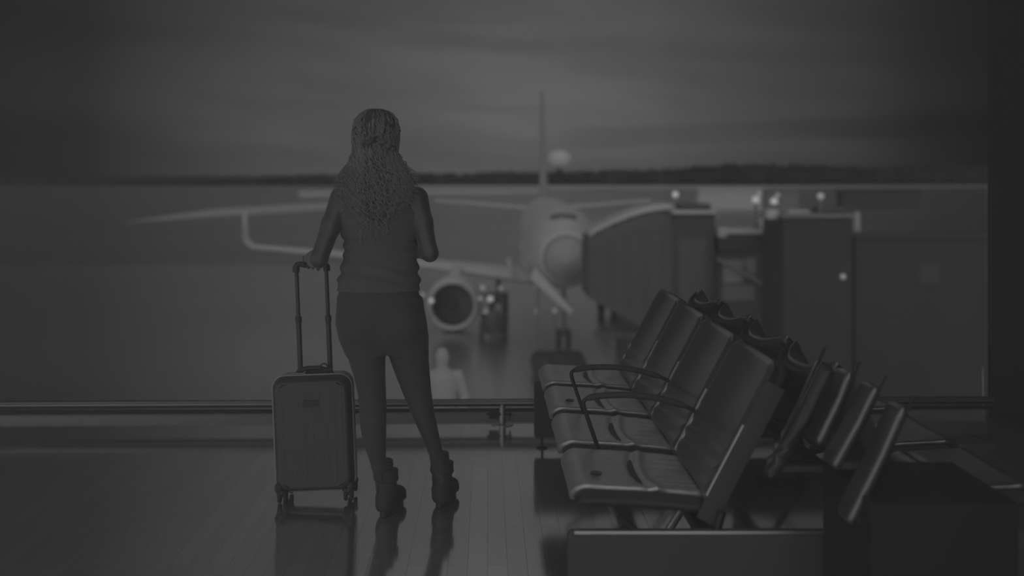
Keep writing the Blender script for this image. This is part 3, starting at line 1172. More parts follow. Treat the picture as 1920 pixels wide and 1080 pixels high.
# boots
def boot(hx, hy, yaw, name_shift, shx):
    rot = Matrix.Rotation(-yaw, 4, 'Z')
    org = Vector((hx, hy, 0))
    ri = np.array(rot.inverted())[:3, :3]

    def fn(X, Y, Z):
        x0, y0 = X - hx, Y - hy
        x = ri[0, 0] * x0 + ri[0, 1] * y0
        y = ri[1, 0] * x0 + ri[1, 1] * y0
        d = cap(x, y, Z, (0, 0.0, 0.060), (0, 0.17, 0.042), 0.037, 0.036)           # foot
        d = smin(d, ell(x, y, Z, (0.004, 0.175, 0.040), (0.043, 0.058, 0.040)), 0.02)   # toe box
        d = smin(d, ell(x, y, Z, (0, -0.008, 0.055), (0.036, 0.040, 0.058)), 0.015)
        d = smin(d, cap(x, y, Z, (0, 0.040, 0.05), (0, 0.020, 0.15), 0.042, 0.045), 0.025)
        cy_ = np.sqrt((x * 1.0) ** 2 + ((y - 0.020) * 0.92) ** 2) - 0.047
        cuff = np.maximum(cy_, np.abs(Z - 0.165) - 0.020) - 0.003
        d = smin(d, cuff, 0.008)
        d = d + 0.0012 * np.sin(150 * Z + 40 * y)
        top_ = np.maximum(d, Z - 0.188)
        up = np.maximum(top_, 0.022 - Z)
        return up
    lo = (hx - 0.16, hy - 0.09, 0.0)
    hi = (hx + 0.22, hy + 0.27, 0.20)
    b = nets_mesh('boot', [wparts(fn, lo, hi, 0.004)], M['boot'], woman)
    # sole and heel block
    m = MB()
    outl = []
    for i in range(40):
        a = 2 * PI * i / 40
        y = 0.10 + 0.142 * math.sin(a)
        w = 0.037 + 0.007 * math.sin(a)
        outl.append((w * math.cos(a), y))
    T = Matrix.Translation(org - wo_) @ rot
    m.loft([[T @ Vector((q[0], q[1], z)) for q in outl] for z in (0.002, 0.030)])
    m.build('sole', M['boot'], b, bevel=0.003)
    # laces up the front of the shaft with a bow
    m = MB()
    for k in range(6):
        z = 0.075 + 0.018 * k
        yb = 0.118 - 0.0125 * k + 0.004
        m.tube([T @ Vector((-0.022, yb - 0.012, z)), T @ Vector((0.0, yb + 0.005, z + 0.007)), T @ Vector((0.022, yb - 0.012, z + 0.012))], 0.0028, 8)
        m.tube([T @ Vector((0.022, yb - 0.012, z)), T @ Vector((0.0, yb + 0.006, z + 0.005)), T @ Vector((-0.022, yb - 0.012, z + 0.012))], 0.0028, 8)
        for s in (-1, 1):
            m.ball(T @ Vector((s * 0.024, yb - 0.012, z)), 0.004, 8, 6)
    for s in (-1, 1):
        lp = [T @ Vector((s * (0.006 + 0.020 * math.sin(t)), 0.078 + 0.016 * math.sin(t * 0.5) , 0.180 - 0.020 * (1 - math.cos(t)) * 0.6)) for t in [2 * PI * i / 14 for i in range(15)]]
        m.tube(lp, 0.0026, 8)
    m.build('laces', M['boot'], b)
    # pull loop at the heel
    m = MB().tube([T @ Vector((-0.004, -0.030, 0.15)), T @ Vector((-0.004, -0.045, 0.17)), T @ Vector((-0.004, -0.036, 0.195)), T @ Vector((-0.004, -0.026, 0.18))], 0.003, 8)
    m.build('pull_tab', M['boot'], b)
    # ribbed sock bunching above the cuff
    m = MB()
    pr = []
    for i in range(26):
        z = 0.165 + 0.065 * i / 25
        pr.append((0.0365 - 0.004 * i / 25 + 0.0028 * math.sin(i * 1.7), z))
    c = T @ Vector((0, 0.020, 0))
    m.lathe(pr, (c.x + shx, c.y, 0), n=28)
    m.build('sock', M['sock'], woman)


boot(xx(722, 4.90), 4.90, 0.17, 0, -0.006)
boot(xx(827, 5.03), 5.03, 0.15, 0, -0.004)

# hair
HB = rows([(203, 696, 716, 4.915, 0.030), (207, 684, 726, 4.915, 0.055), (214, 673, 737, 4.915, 0.080), (226, 665, 745, 4.912, 0.098), (245, 661, 749, 4.908, 0.110), (265, 661, 748, 4.90, 0.112),
           (285, 662, 746, 4.895, 0.105), (300, 659, 752, 4.88, 0.088), (318, 655, 762, 4.865, 0.078), (335, 650, 770, 4.85, 0.070), (355, 653, 767, 4.838, 0.060), (375, 659, 760, 4.828, 0.048), (395, 668, 750, 4.824, 0.036), (412, 682, 735, 4.822, 0.020)])


def f_hair(X, Y, Z):
    d = stack(X, Y, Z, HB)
    face = ell(X, Y, Z, (hc.x, 5.035, hc.z - 0.045), (0.062, 0.075, 0.105))
    d = np.maximum(d, -face)
    wv = 0.0035 * np.sin(95 * X + 14 * np.sin(26 * Z)) + 0.0025 * np.sin(170 * X + 10 * np.sin(31 * Z + 2)) + 0.003 * np.sin(60 * Z + 30 * X)
    damp = np.clip((zz(215) - Z) / 0.06, 0.15, 1)
    return d + wv * damp + 0.002


hair = nets_mesh('hair', [wparts(f_hair, (-0.62, 4.72, 1.17), (-0.26, 5.06, 1.72), 0.0045)], M['hair'], woman)
st = MB()
t_ = np.array(sorted(HB))


def hb_at(z):
    return [float(np.interp(z, t_[:, 0], t_[:, k])) for k in range(1, 5)]


for i in range(900):
    lower = i > 260
    side = i > 640
    a = random.uniform(-PI * 1.08, PI * 0.08)            # around the back, camera side is -PI/2
    if lower:
        z0_ = random.uniform(1.33, 1.53)
        ln = random.uniform(0.08, 0.22)
    else:
        z0_ = random.uniform(1.50, 1.70)
        ln = random.uniform(0.06, 0.15)
    if side:
        a = random.choice((random.uniform(-0.7, 0.1), random.uniform(-PI - 0.1, -PI + 0.7)))
        z0_ = random.uniform(1.38, 1.50)
        ln = random.uniform(0.06, 0.14)
    curl = random.uniform(0.003, 0.011) * (1.0 if lower else 0.45)
    fq = random.uniform(35, 85)
    ph = random.uniform(0, 6.28)
    drift = random.uniform(-0.5, 0.5)
    flare = random.uniform(0.0, 0.055) if side else random.uniform(0.0, 0.020) if lower and random.random() < 0.25 else random.uniform(-0.002, 0.004)
    pts_ = []
    nseg = 18
    for k in range(nseg + 1):
        t = k / nseg
        z = z0_ - ln * t
        x0, x1, cy_, ry_ = hb_at(max(z, t_[0, 0]))
        aa = a + drift * t
        if not lower:
            aa = a + (-PI / 2 - a) * 0.55 * t * t     # swept towards the half ponytail
        rx_ = (x1 - x0) / 2
        cc = curl * min(1, t * 4)
        ff = flare * t
        px_ = (x0 + x1) / 2 + (rx_ + 0.001 + ff) * math.cos(aa) + cc * math.cos(fq * t * ln * 3 + ph)
        py_ = cy_ + (ry_ + 0.001 + ff * 0.5) * math.sin(aa) + cc * math.sin(fq * t * ln * 3 + ph)
        pts_.append((px_ - wo_.x, py_ - wo_.y, z + 0.5 * cc * math.sin(fq * t * ln * 3 + ph)))
    r0 = random.uniform(0.0010, 0.0023)
    st.tube(pts_, [r0 * (1 - 0.6 * k / nseg) for k in range(nseg + 1)], 5)
st.build('hair_curls', M['strand'], hair)
# twisted tie of the half ponytail
m = MB()
c = Vector((xx(698), 4.775, zz(268)))
m.tube([(c.x - 0.030 + 0.06 * t - wo_.x, c.y + 0.006 - 0.012 * math.sin(PI * t) - wo_.y, c.z - 0.012 + 0.030 * t - wo_.z + 0.004 * math.sin(9 * t)) for t in [i / 10 for i in range(11)]], [0.004 + 0.006 * math.sin(PI * i / 10) for i in range(11)], 10)
m.build('hair_twist', M['hair'], hair)


# ================================================================ outside: ground, trees
GZ0 = CZ - 7.1
struct(MB().box(-700, 900, 7.6, 950, GZ0 - 0.5, GZ0 - 0.02).build('ground', M['grass'], smooth=False), 'dark airfield grass')
struct(MB().box(-60, 70, 12, 91, GZ0 - 0.3, GZ0).build('apron', M['apron'], smooth=False), 'wet concrete apron below the window')
# taxiways and the runway
tw = MB()


def strip(pts_near, pts_far, name):
    m = MB()
    a, b = pts_near
    c_, d_ = pts_far
    z = GZ0 + 0.012
    q = [Vector((a[0], a[1], z)), Vector((b[0], b[1], z)), Vector((c_[0], c_[1], z)), Vector((d_[0], d_[1], z))]
    m.hexa([v - Vector((0, 0, 0.1)) for v in q], q)
    return struct(m.build(name, M['taxi'], smooth=False))


def gp_(px, py):
    d = 7.1 * F / (py - 325)
    return ((px - 914) * d / F, d)


strip((gp_(230, 417), gp_(640, 391)), (gp_(660, 377), gp_(400, 392)), 'taxiway')
strip((gp_(560, 370), gp_(1010, 362)), (gp_(1010, 352), gp_(560, 357)), 'taxiway')
strip((gp_(1180, 353), gp_(1900, 350)), (gp_(1900, 342.5), gp_(1180, 342.5)), 'runway')
strip((gp_(640, 357), gp_(1180, 352)), (gp_(1180, 344), gp_(640, 345)), 'runway')

fo = MB()
for row, (yb, hh) in enumerate(((700, 0.72), (730, 0.84), (765, 0.95), (800, 1.0))):
    x = -520.0 + row * 3
    while x < 520:
        f_h = float(np.interp(x * 800 / yb, [-330, -150, 35, 110, 190, 240, 400], [4.4, 6.0, 8.8, 10.5, 14.8, 12.6, 13.8])) * hh
        f_h *= random.uniform(0.90, 1.06) + 0.04 * math.sin(x * 0.09)
        w = random.uniform(3.2, 6.0)
        zt = GZ0 + f_h
        rings = []
        for (rr_, zf) in ((0.7, 0.0), (1.0, 0.18), (0.92, 0.5), (0.6, 0.78), (0.28, 0.93), (0.05, 1.0)):
            rings.append([(x + rr_ * w * math.cos(2 * PI * j / 7) * random.uniform(0.85, 1.1), yb + rr_ * w * math.sin(2 * PI * j / 7), GZ0 + f_h * zf) for j in range(7)])
        fo.loft(rings)
        x += w * random.uniform(0.75, 1.25)
tag(fo.build('forest', M['forest'], angle=3), 'dark line of forest along the horizon beyond the airfield', 'trees', kind='stuff')

# ================================================================ the airliner
plane = thing('airliner', 'white passenger jet parked nose-on with its tail fin rising above the trees', 'aircraft', (3.05, 45.0, GZ0), -0.018)


def ringY(y, r, zc, n=40, sx=1.0):
    return [(sx * r * math.cos(2 * PI * j / n), y, zc + r * math.sin(2 * PI * j / n)) for j in range(n)]


fus = [(0.9, 0.90, 3.80), (1.3, 1.05, 3.82), (1.9, 1.24, 3.86), (2.6, 1.41, 3.90), (3.4, 1.55, 3.90), (4.6, 1.66, 3.98), (6.0, 1.70, 4.0), (12, 1.70, 4.0), (18, 1.70, 4.0),
       (23, 1.66, 4.02), (26, 1.45, 4.2), (29, 1.10, 4.5), (32, 0.65, 4.85), (34.5, 0.25, 5.05), (35.2, 0.06, 5.08)]
MB().loft([ringY(*r) for r in fus]).build('fuselage', M['plane'], plane, angle=3)
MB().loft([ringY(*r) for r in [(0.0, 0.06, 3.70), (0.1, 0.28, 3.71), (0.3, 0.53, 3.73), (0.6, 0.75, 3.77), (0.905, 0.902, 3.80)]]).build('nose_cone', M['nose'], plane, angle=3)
# belly fairing
MB().ball((0, 13.0, 2.75), (1.75, 5.0, 0.95), 24, 14).build('belly_fairing', M['plane'], plane)


def wing_sec(x, y0, y1, z, th, n=12):
    pts_ = []
    for i in range(n):
        t = i / n
        pts_.append((x, y0 + (y1 - y0) * t, z + th * (0.9 * math.sqrt(t) * (1 - t) * 1.9 + 0.02)))
    for i in range(n):
        t = 1 - i / n
        pts_.append((x, y0 + (y1 - y0) * t, z - th * (0.45 * math.sqrt(t) * (1 - t) * 1.9 + 0.02)))
    return pts_


for s in (-1, 1):
    secs = [wing_sec(s * 0.6, 8.6, 16.4, 2.05, 0.62), wing_sec(s * 1.6, 9.2, 16.0, 2.12, 0.60), wing_sec(s * 4.6, 11.0, 16.2, 2.40, 0.46), wing_sec(s * 9.5, 14.0, 17.4, 2.78, 0.32), wing_sec(s * 15.8, 17.2, 19.0, 3.12, 0.20)]
    w_ = MB().loft(secs).build('wing', M['plane_grey'], plane, angle=1.0)
    wl = []
    for k in range(7):
        a = k / 6 * 1.45
        X = 15.8 + 0.75 * math.sin(a)
        zc = 3.12 + 0.75 * (1 - math.cos(a))
        wl.append((s * X, 17.2 + k * 0.10, zc, 1.8 - 0.06 * k, a))
    wl.append((s * 16.65, 18.35, 4.1, 1.25, 1.45))
    wl.append((s * 16.75, 18.9, 5.0, 0.75, 1.5))
    rings = []
    for (X, y, z, ch, a) in wl:
        th = 0.14
        nx_, nz_ = math.sin(a) * s, -math.cos(a)
        rings.append([(X + nx_ * th * e, y + ch * q, z + nz_ * th * e) for q, e in ((0, 0), (0.3, 0.8), (0.7, 0.6), (1, 0), (0.7, -0.6), (0.3, -0.8))])
    MB().loft(rings).build('winglet', M['plane'], w_, angle=2)
    # engine
    ex, ez, ey = s * 4.72, 1.24, 7.0
    prof = [(0.93, 0.15), (0.96, 0.0), (1.04, -0.05), (1.13, 0.08), (1.20, 0.6), (1.22, 1.4), (1.12, 2.6), (0.95, 3.4), (0.90, 3.4), (0.92, 1.2), (0.92, 0.4), (0.93, 0.15)]
    MB().lathe(prof, (ex, ey, ez), axis='Y', n=40, caps=False).build('engine_nacelle', M['plane'], plane)
    fan = MB().lathe([(0.92, 0.75), (0.0, 0.75)], (ex, ey, ez), axis='Y', n=32, caps=False)
    fan.lathe([(0.92, 0.10), (0.915, 0.75)], (ex, ey, ez), axis='Y', n=32, caps=False)
    fo_ = fan.build('intake', M['plane_dark'], plane)
    bl = MB()
    for k in range(22):
        a = 2 * PI * k / 22
        c0, s0 = math.cos(a), math.sin(a)
        c1, s1 = math.cos(a + 0.24), math.sin(a + 0.24)
        bl.hexa([(ex + 0.25 * c0, ey + 0.62, ez + 0.25 * s0), (ex + 0.9 * c0, ey + 0.58, ez + 0.9 * s0), (ex + 0.9 * c1, ey + 0.68, ez + 0.9 * s1), (ex + 0.25 * c1, ey + 0.68, ez + 0.25 * s1)],
                [(ex + 0.25 * c0, ey + 0.64, ez + 0.25 * s0), (ex + 0.9 * c0, ey + 0.60, ez + 0.9 * s0), (ex + 0.9 * c1, ey + 0.70, ez + 0.9 * s1), (ex + 0.25 * c1, ey + 0.70, ez + 0.25 * s1)])
    bl.lathe([(0.0, 0.30), (0.14, 0.42), (0.26, 0.68), (0.26, 0.74)], (ex, ey, ez), axis='Y', n=20)
    bl.build('fan', M['fan'], fo_)
    MB().loft([[(ex - 0.22, 8.2, 2.30), (ex + 0.22, 8.2, 2.30), (ex + 0.18, 13.5, 2.30), (ex - 0.18, 13.5, 2.30)], [(ex - 0.24, 10.6, 2.62), (ex + 0.24, 10.6, 2.62), (ex + 0.18, 14.5, 2.62), (ex - 0.18, 14.5, 2.62)]]).build('pylon', M['plane'], plane, smooth=False)
    # flap track fairings
    for fx, fy in ((6.3, 15.4), (9.0, 16.2), (11.5, 17.0)):
        MB().ball((s * fx, fy, 2.42 + (fx - 4.6) * 0.075), (0.16, 1.1, 0.16), 10, 8).build('flap_fairing', M['plane_grey'], w_)
    # tailplane
    MB().loft([wing_sec(s * 0.3, 29.6, 33.6, 4.75, 0.34), wing_sec(s * 7.2, 32.8, 34.4, 5.25, 0.20)]).build('tailplane', M['plane'], plane, angle=1.0)
    # main gear
    gm = MB().tube([(s * 2.75, 14.2, 2.2), (s * 2.75, 14.2, 0.55)], 0.13, 12)
    gg = gm.build('landing_gear', M['post'], plane)
    wm = MB()
    for dx in (-0.32, 0.32):
        wm.lathe([(0.0, -0.17), (0.45, -0.17), (0.55, -0.1), (0.55, 0.1), (0.45, 0.17), (0.0, 0.17)], (s * 2.75 + dx, 14.2, 0.55), axis='X', n=24)
    wm.build('wheel', M['tyre'], gg)
# fin
def fin_sec(z, y0, y1, th):
    return [(th * e, y0 + (y1 - y0) * q, z) for q, e in ((0, 0), (0.15, 0.6), (0.4, 1), (0.75, 0.7), (1, 0.05), (1, -0.05), (0.75, -0.7), (0.4, -1), (0.15, -0.6))]


MB().loft([fin_sec(4.9, 24.5, 34.2, 0.34), fin_sec(5.9, 26.8, 34.3, 0.28), fin_sec(7.0, 28.6, 34.5, 0.25), fin_sec(9.5, 30.8, 35.1, 0.19), fin_sec(12.6, 33.4, 35.9, 0.12)]).build('tail_fin', M['plane'], plane, angle=1.0)
# cockpit windows round the nose
wm = MB()
for k in range(6):
    a0 = math.radians(69 + k * 7.2)
    a1 = math.radians(69 + (k + 1) * 7.2 - 1.0)
    q = []
    for (y, z, f_) in ((2.5, 3.90, 1.41), (3.2, 3.93, 1.545)):
        for a in ((a0, a1) if f_ < 1.5 else (a1, a0)):
            q.append(Vector((f_ * math.cos(a), y + 0.0, z + f_ * math.sin(a))))
    ctr = sum(q, Vector()) / 4
    inn = [v + (Vector((0, v.y + 0.8, 3.7)) - v).normalized() * 0.08 for v in q]
    wm.hexa(inn, q)
wm.build('cockpit_window', M['window'], plane, smooth=False)
# nose gear
gm = MB().tube([(0, 3.0, 2.6), (0, 2.9, 0.42)], 0.10, 12)
gm.tube([(0, 3.9, 2.6), (0, 2.95, 1.0)], 0.06, 10)
gg = gm.build('landing_gear', M['post'], plane)
wm = MB()
for dx in (-0.2, 0.2):
    wm.lathe([(0.0, -0.1), (0.30, -0.1), (0.38, -0.05), (0.38, 0.05), (0.30, 0.1), (0.0, 0.1)], (dx, 2.9, 0.38), axis='X', n=20)
wm.build('wheel', M['tyre'], gg)
# forward door standing open on the camera's left side, with the hatch below it
for (x, y, z0_, z1_, ln) in ((-1.75, 5.2, 2.45, 4.15, 0.55), (-2.35, 6.4, 2.35, 3.35, 0.35)):
    m = MB()
    m.hexa([(x + 0.35, y, z0_), (x + 0.35 + 0.22, y + 0.1, z0_), (x + 0.57, y + 0.85, z0_), (x + 0.35, y + 0.8, z0_)],
           [(x, y, z1_), (x + 0.22, y + 0.1, z1_), (x + 0.22, y + 0.85, z1_), (x, y + 0.8, z1_)])
    m.build('open_door', M['plane'], plane, bevel=0.05)

# belt loader leading away from the hold
bl = thing('belt_loader', 'pale sloping belt loader beside the nose of the white jet', 'vehicle', (3.1, 43.0, GZ0))
m = MB()
p0, p1 = at(992, 520, 43.0) - Vector(bl.location), at(1068, 588, 41.5) - Vector(bl.location)
dn = (p1 - p0)
nx_ = Vector((0, 0.5, 0))
up = Vector((0.10, 0, 0.17))
m.hexa([p0 - nx_, p1 - nx_, p1 + nx_, p0 + nx_], [p0 - nx_ + up * 2.2, p1 - nx_ + up, p1 + nx_ + up, p0 + nx_ + up * 2.2])
m.build('belt', M['pale'], bl, bevel=0.03)
zc_ = p1.z - 0.15
m = MB().box(p1.x - 1.1, p1.x + 0.3, p1.y - 0.6, p1.y + 0.6, 0.35, 0.75)
m.build('chassis', M['bridge'], bl, bevel=0.05)
for x in (p1.x - 1.0, p1.x + 0.2):
    for y in (p1.y - 0.6, p1.y + 0.6):
        MB().lathe([(0.0, -0.1), (0.35, -0.1), (0.38, 0), (0.35, 0.1), (0.0, 0.1)], (x, y, 0.38), axis='Y', n=18).build('wheel', M['tyre'], bl)
m = MB().tube([p0 + dn * 0.25, (p1.x - 1.2, p1.y, 0.8)], 0.05, 8)
m.build('strut', M['post'], bl)

# baggage tug and its lamps, ground worker
tug = thing('baggage_tug', 'small dark baggage tug with lit lamps between the engine and the jet nose', 'vehicle', (0.25, 50.6, GZ0))
MB().box(-0.55, 0.55, -0.9, 0.9, 0.3, 0.95).build('body', M['bridge'], tug, bevel=0.08)
MB().box(-0.5, 0.5, 0.0, 0.8, 1.75, 1.83).build('roof', M['bridge'], tug, bevel=0.03)
m = MB()
for x in (-0.45, 0.45):
    for y in (0.05, 0.75):
        m.tube([(x, y, 0.9), (x, y, 1.77)], 0.03, 8)
m.build('roof_frame', M['post'], tug)
for x in (-0.5, 0.5):
    for y in (-0.6, 0.6):
        MB().lathe([(0.0, -0.1), (0.27, -0.1), (0.30, 0), (0.27, 0.1), (0.0, 0.1)], (x, y, 0.30), axis='X', n=18).build('wheel', M['tyre'], tug)
for x, y, z, r, k in ((-0.45, -0.1, 2.18, 0.10, 0), (0.32, -0.1, 2.15, 0.09, 0), (-0.12, -0.92, 1.78, 0.13, 1), (-0.55, -0.92, 1.80, 0.09, 0), (-0.32, -0.95, 1.25, 0.09, 0)):
    MB().ball((x, y, z), r, 14, 10).build('lamp', M['lamp'] if k else M['lamp_dim'], tug)
    MB().tube([(x, y, z), (x, 0.02, 0.9)], 0.02, 6).build('lamp_arm', M['post'], tug)


def walker(name, label, loc, h, mt_body, mt_leg, rz=0.0, group=None):
    o = thing(name, label, 'person', loc, rz)
    k = h / 1.75

    def fn(X, Y, Z):
        X, Y, Z = X / k, Y / k, Z / k
        d = ell(X, Y, Z, (0, 0, 1.62), (0.085, 0.10, 0.125))
        d = smin(d, cap(X, Y, Z, (0, 0, 1.40), (0, 0, 1.58), 0.06, 0.055), 0.02)
        d = smin(d, cap(X, Y, Z, (0, 0, 0.98), (0, 0, 1.33), 0.145, 0.165), 0.06)
        for s in (-1, 1):
            d = smin(d, cap(X, Y, Z, (s * 0.19, 0, 1.40), (s * 0.27, 0.02, 1.12), 0.062, 0.050), 0.03)
            d = smin(d, cap(X, Y, Z, (s * 0.27, 0.02, 1.12), (s * 0.22, -0.12, 0.90), 0.050, 0.034), 0.02)
            d = smin(d, ell(X, Y, Z, (s * 0.21, -0.16, 0.86), (0.03, 0.035, 0.055)), 0.01)
            d = smin(d, cap(X, Y, Z, (s * 0.09, 0, 0.92), (s * 0.11, 0.0, 0.50), 0.095, 0.062), 0.03)
            d = smin(d, cap(X, Y, Z, (s * 0.11, 0, 0.50), (s * 0.12, 0.03, 0.10), 0.062, 0.045), 0.02)
            d = smin(d, cap(X, Y, Z, (s * 0.12, 0.04, 0.045), (s * 0.13, -0.14, 0.040), 0.045, 0.04), 0.02)
        return d * k
    V, Fq = nets(fn, (-0.45 * k, -0.35 * k, -0.01), (0.45 * k, 0.35 * k, 1.80 * k), 0.022)
    nets_mesh('body', [(V, Fq)], mt_leg, o)

    def fj(X, Y, Z):
        X, Y, Z = X / k, Y / k, Z / k
        d = cap(X, Y, Z, (0, 0, 0.98), (0, 0, 1.33), 0.160, 0.180)
        for s in (-1, 1):
            d = smin(d, cap(X, Y, Z, (s * 0.19, 0, 1.40), (s * 0.27, 0.02, 1.12), 0.075, 0.062), 0.03)
            d = smin(d, cap(X, Y, Z, (s * 0.27, 0.02, 1.12), (s * 0.225, -0.11, 0.93), 0.062, 0.045), 0.02)
        return np.maximum(d, 0.88 - Z) * k
    V, Fq = nets(fj, (-0.45 * k, -0.35 * k, 0.8 * k), (0.45 * k, 0.35 * k, 1.6 * k), 0.022)
    nets_mesh('jacket', [(V, Fq)], mt_body, o)
    return o


walker('person', 'ground worker in dark clothes standing between the engine and the jet', (0.28, 48.3, GZ0), 1.70, M['cloth_dark'], M['cloth_dark'])
# maintenance ledge outside the glass, with a figure in a pale jacket on it
lx = (829 - 914) * 13.6 / F
ledge = MB().box(-3.4, 2.4, 12.7, 14.6, -2.40, -2.24)
struct(ledge.build('ledge', M['post'], smooth=False), 'service ledge outside')
struct(MB().box(-3.2, 2.2, 12.9, 14.3, GZ0, -2.40).build('ledge_wall', M['post'], smooth=False))
gh = walker('person', 'blurred pale figure standing outside the window beyond the rail', (lx, 13.6, -2.24), 1.66, M['vest'], M['vest'])

# ================================================================ jet bridges
def bridge(root, x0, x1, y, top, z0, dep, roof=0.12, mt='bridge', mr='bridge_roof'):
    """one boxy section between x0 and x1; all heights above the apron"""
    m = MB().box(x0, x1, y - dep / 2, y + dep / 2, z0, top - roof)
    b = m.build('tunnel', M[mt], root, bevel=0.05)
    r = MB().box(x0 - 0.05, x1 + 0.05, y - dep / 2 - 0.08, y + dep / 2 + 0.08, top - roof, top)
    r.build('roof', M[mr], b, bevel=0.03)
    return b


jb = thing('jet_bridge', 'dark boarding bridge with folded hood reaching to the white jet', 'boarding bridge', (4.8, 39.0, GZ0))
# hood: curved bellows from the jet to the cab
hood = MB()
rings = []
for k in range(11):
    t = k / 10
    X = -1.55 + 2.75 * t
    top = 5.05 + 0.85 * math.sin(t * PI / 2) ** 0.9
    dd = 0.06 * (k % 2)
    bot = 3.1 - 1.5 * t
    rings.append([(X, -1.5 + dd, bot), (X, 1.5 - dd, bot), (X, 1.5 - dd, top - 0.35 - dd), (X, 1.1, top - dd), (X, -1.1, top - dd), (X, -1.5 + dd, top - 0.35 - dd)])
hood.loft(rings)
ho = hood.build('hood', M['bridge_dark'], jb, smooth=False)
hr_ = MB()
rings = []
for k in range(11):
    t = k / 10
    X = -1.5 + 2.7 * t
    top = 5.07 + 0.85 * math.sin(t * PI / 2) ** 0.9
    rings.append([(X, -1.15, top), (X, 1.15, top), (X, 1.15, top + 0.10 + 0.10 * t), (X, -1.15, top + 0.10 + 0.10 * t)])
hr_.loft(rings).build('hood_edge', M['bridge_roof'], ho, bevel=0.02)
cab = bridge(jb, 1.15, 2.45, 0.0, 5.92, 1.3, 3.2)
MB().box(1.40, 2.38, -1.3, -0.1, 5.92, 6.12).build('roof_unit', M['bridge_dark'], cab, bevel=0.04)
MB().box(1.30, 2.2, -1.63, -1.58, 1.6, 5.0).build('cab_panel', M['bridge_dark'], cab, bevel=0.02)
MB().box(1.6, 1.9, -0.3, 0.3, 0.0, 1.4).build('support_leg', M['bridge'], jb, bevel=0.05)
MB().ball((2.0, -1.7, 3.05), 0.10, 14, 10).build('wall_lamp', M['lamp_dim'], cab)
m = MB().tube([(1.22, -1.4, 5.9), (1.22, -1.4, 6.33)], 0.035, 8)
po = m.build('lamp_post', M['post'], cab)
MB().ball((1.22, -1.4, 6.42), 0.10, 16, 10).build('lamp', M['lamp'], po)
MB().box(-2.9 + 1.6, 0.9, -1.0, -0.6, 1.75, 2.0).build('cab_step', M['bridge_dark'], jb, bevel=0.03)

tn = thing('jet_bridge', 'lower dark walkway tunnel with a pale window patch between two bridge towers', 'boarding bridge', (8.2, 38.9, GZ0))
tb = bridge(tn, -0.80, 1.20, 0.0, 5.28, 4.55, 2.2, 0.14)
MB().box(-0.85, 1.2, -1.02, 1.0, 0.6, 4.55).build('wall', M['bridge_dark'], tn, smooth=False)
m = MB().box(-0.62, 0.05, -1.10, -1.02, 3.55, 4.30)
m.box(0.12, 0.46, -1.10, -1.02, 3.75, 4.36)
w_ = m.build('window', M['bridge_window'], tn, smooth=False)
MB().box(-0.62, 0.42, -1.07, -1.03, 3.0, 3.5).build('lower_window', M['post'], tn, smooth=False)
MB().tube([(-0.84, -1.2, 4.35), (0.0, -1.2, 3.9), (1.6, -1.2, 3.05)], 0.07, 10).build('brace', M['post'], tn)
MB().box(0.65, 1.15, -0.9, 0.3, 5.28, 5.60).build('roof_step', M['bridge_roof'], tb, bevel=0.05)
MB().box(-0.80, -0.5, -1.2, -0.4, 5.02, 5.36).build('roof_box', M['bridge_roof'], tb, bevel=0.04)
MB().ball((0.85, -1.15, 4.25), 0.09, 12, 8).build('wall_lamp', M['lamp_dim'], tn)
for x, z in ((0.58, 6.23), (1.18, 6.18)):
    po = MB().tube([(x, -0.5, 5.2), (x, -0.5, z)], 0.05, 8).build('lamp_post', M['bridge_dark'] if x > 1 else M['post'], tn)
    MB().ball((x, -0.5, z), 0.12, 14, 10).build('lamp', M['lamp'], po)
    MB().ball((x + 0.14, -0.4, z + 0.20), 0.07, 12, 8).build('lamp', M['lamp_dim'], po)

j2 = thing('jet_bridge', 'tall dark bridge tower under a single lamp post, right of the walkway tunnel', 'boarding bridge', (9.8, 36.0, GZ0))
c2 = bridge(j2, -1.05, 1.0, 0.0, 5.90, 0.4, 2.6, mt='bridge_shaded', mr='post')
MB().box(0.18, 0.90, -1.0, 0.2, 5.90, 6.10).build('roof_unit', M['bridge_dark'], c2, bevel=0.04)
for x0, x1 in ((-1.42, -1.08),):
    MB().box(x0, x1, -0.9, -0.3, 5.72, 6.02).build('roof_box', M['bridge_roof'], c2, bevel=0.05)
MB().box(-0.85, -0.2, -1.1, -0.2, 5.90, 6.0).build('roof_step', M['bridge_roof'], c2, bevel=0.04)
po = MB().tube([(0.08, -1.2, 5.9), (0.08, -1.2, 6.33)], 0.035, 8).build('lamp_post', M['post'], c2)
MB().ball((0.08, -1.2, 6.42), 0.10, 16, 10).build('lamp', M['lamp_dim'], po)
MB().ball((0.70, -1.35, 4.05), 0.08, 12, 8).build('wall_lamp', M['lamp_dim'], c2)

j3 = thing('jet_bridge', 'long dark walkway running off to the right beyond the last bridge tower', 'boarding bridge', (13.0, 36.0, GZ0))
b3 = bridge(j3, -2.1, 3.0, 0.0, 5.25, 0.4, 2.2, 0.08, mt='bridge_shaded', mr='bridge')
MB().box(-0.2, 0.45, -1.14, -1.08, 3.8, 4.4).build('window', M['bridge'], b3, smooth=False)

# pier block the bridges lead to: low dark annexe below them
pier = thing('service_building', 'low dark service block under the boarding bridges', 'building', (8.6, 44.5, GZ0))
MB().box(-3.2, 8.5, -1.2, 5.0, 0.0, 2.9).build('wall', M['bridge_dark'], pier, smooth=False)
MB().box(-3.3, 8.6, -1.3, 5.1, 2.9, 3.05).build('roof', M['bridge'], pier, smooth=False)

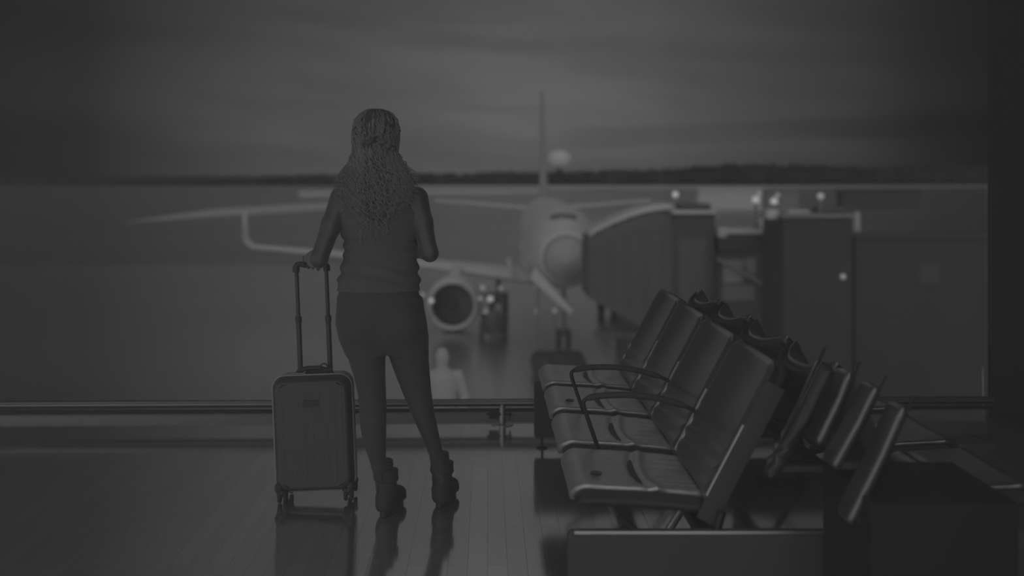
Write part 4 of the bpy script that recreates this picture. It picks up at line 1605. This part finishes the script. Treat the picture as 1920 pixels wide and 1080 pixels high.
# far pale buildings on the airfield
for i, (a, b_, y0_, y1_, d, lb) in enumerate(((1306, 1425, 353, 366, 235, 'long pale low shed far across the airfield behind the bridge lamps'),
                                              (1428, 1492, 354.5, 366, 238, 'shorter grey shed joining the right end of the long pale shed'),
                                              (1574, 1720, 355.5, 366, 236, 'dim pale low shed far off at the right edge of the airfield'))):
    x0, x1 = xx(a, d), xx(b_, d)
    zt, zb_ = zz(y0_, d), zz(y1_, d)
    o = thing('shed', lb, 'building', ((x0 + x1) / 2, d, GZ0))
    w = (x1 - x0) / 2
    MB().box(-w, w, -2, 2, 0, zt - GZ0 - 0.25).build('wall', [M['pale'], M['post'], M['bridge']][i], o, smooth=False)
    MB().box(-w - 0.2, w + 0.2, -2.3, 2.3, zt - GZ0 - 0.25, zt - GZ0).build('roof', [M['bridge_roof'], M['post'], M['bridge']][i], o, smooth=False)

# radar dome behind the fin
rd = thing('radar_dome', 'pale round radar dome rising over the forest, right of the tail fin', 'radar dome', (xx(1049, 690), 690, GZ0))
MB().ball((0, 0, zz(298, 690) - GZ0), (7.6, 7.6, 5.7), 24, 14).build('dome', M['plane'], rd)
MB().lathe([(3.0, 0), (1.6, 8), (1.5, zz(309, 690) - GZ0)], (0, 0, 0), n=16).build('mast', M['forest'], rd)

# marker lamps left of the engine
for i, (px, py, d, lb, k) in enumerate(((793, 553, 47.5, 'small round lamp just right of the woman, left of the engine', 0), (809, 564, 46.0, 'brighter round lamp on a stand at the left rim of the engine', 1),
                                        (1006, 584, 44.0, 'round lamp on a low stand under the jet nose, left one', 0), (1040, 583, 45.0, 'round lamp on a low stand under the jet nose, beside the belt loader', 0))):
    q = at(px, py, d)
    o = thing('marker_lamp', lb, 'lamp', (q.x, q.y, GZ0))
    MB().lathe([(0.22, 0.0), (0.22, 0.05), (0.03, 0.09), (0.03, q.z - GZ0)], (0, 0, 0), n=16).build('stand', M['post'], o)
    MB().ball((0, 0, q.z - GZ0), 0.10 if k else 0.075, 14, 10).build('bulb', M['lamp'] if k else M['lamp_dim'], o)
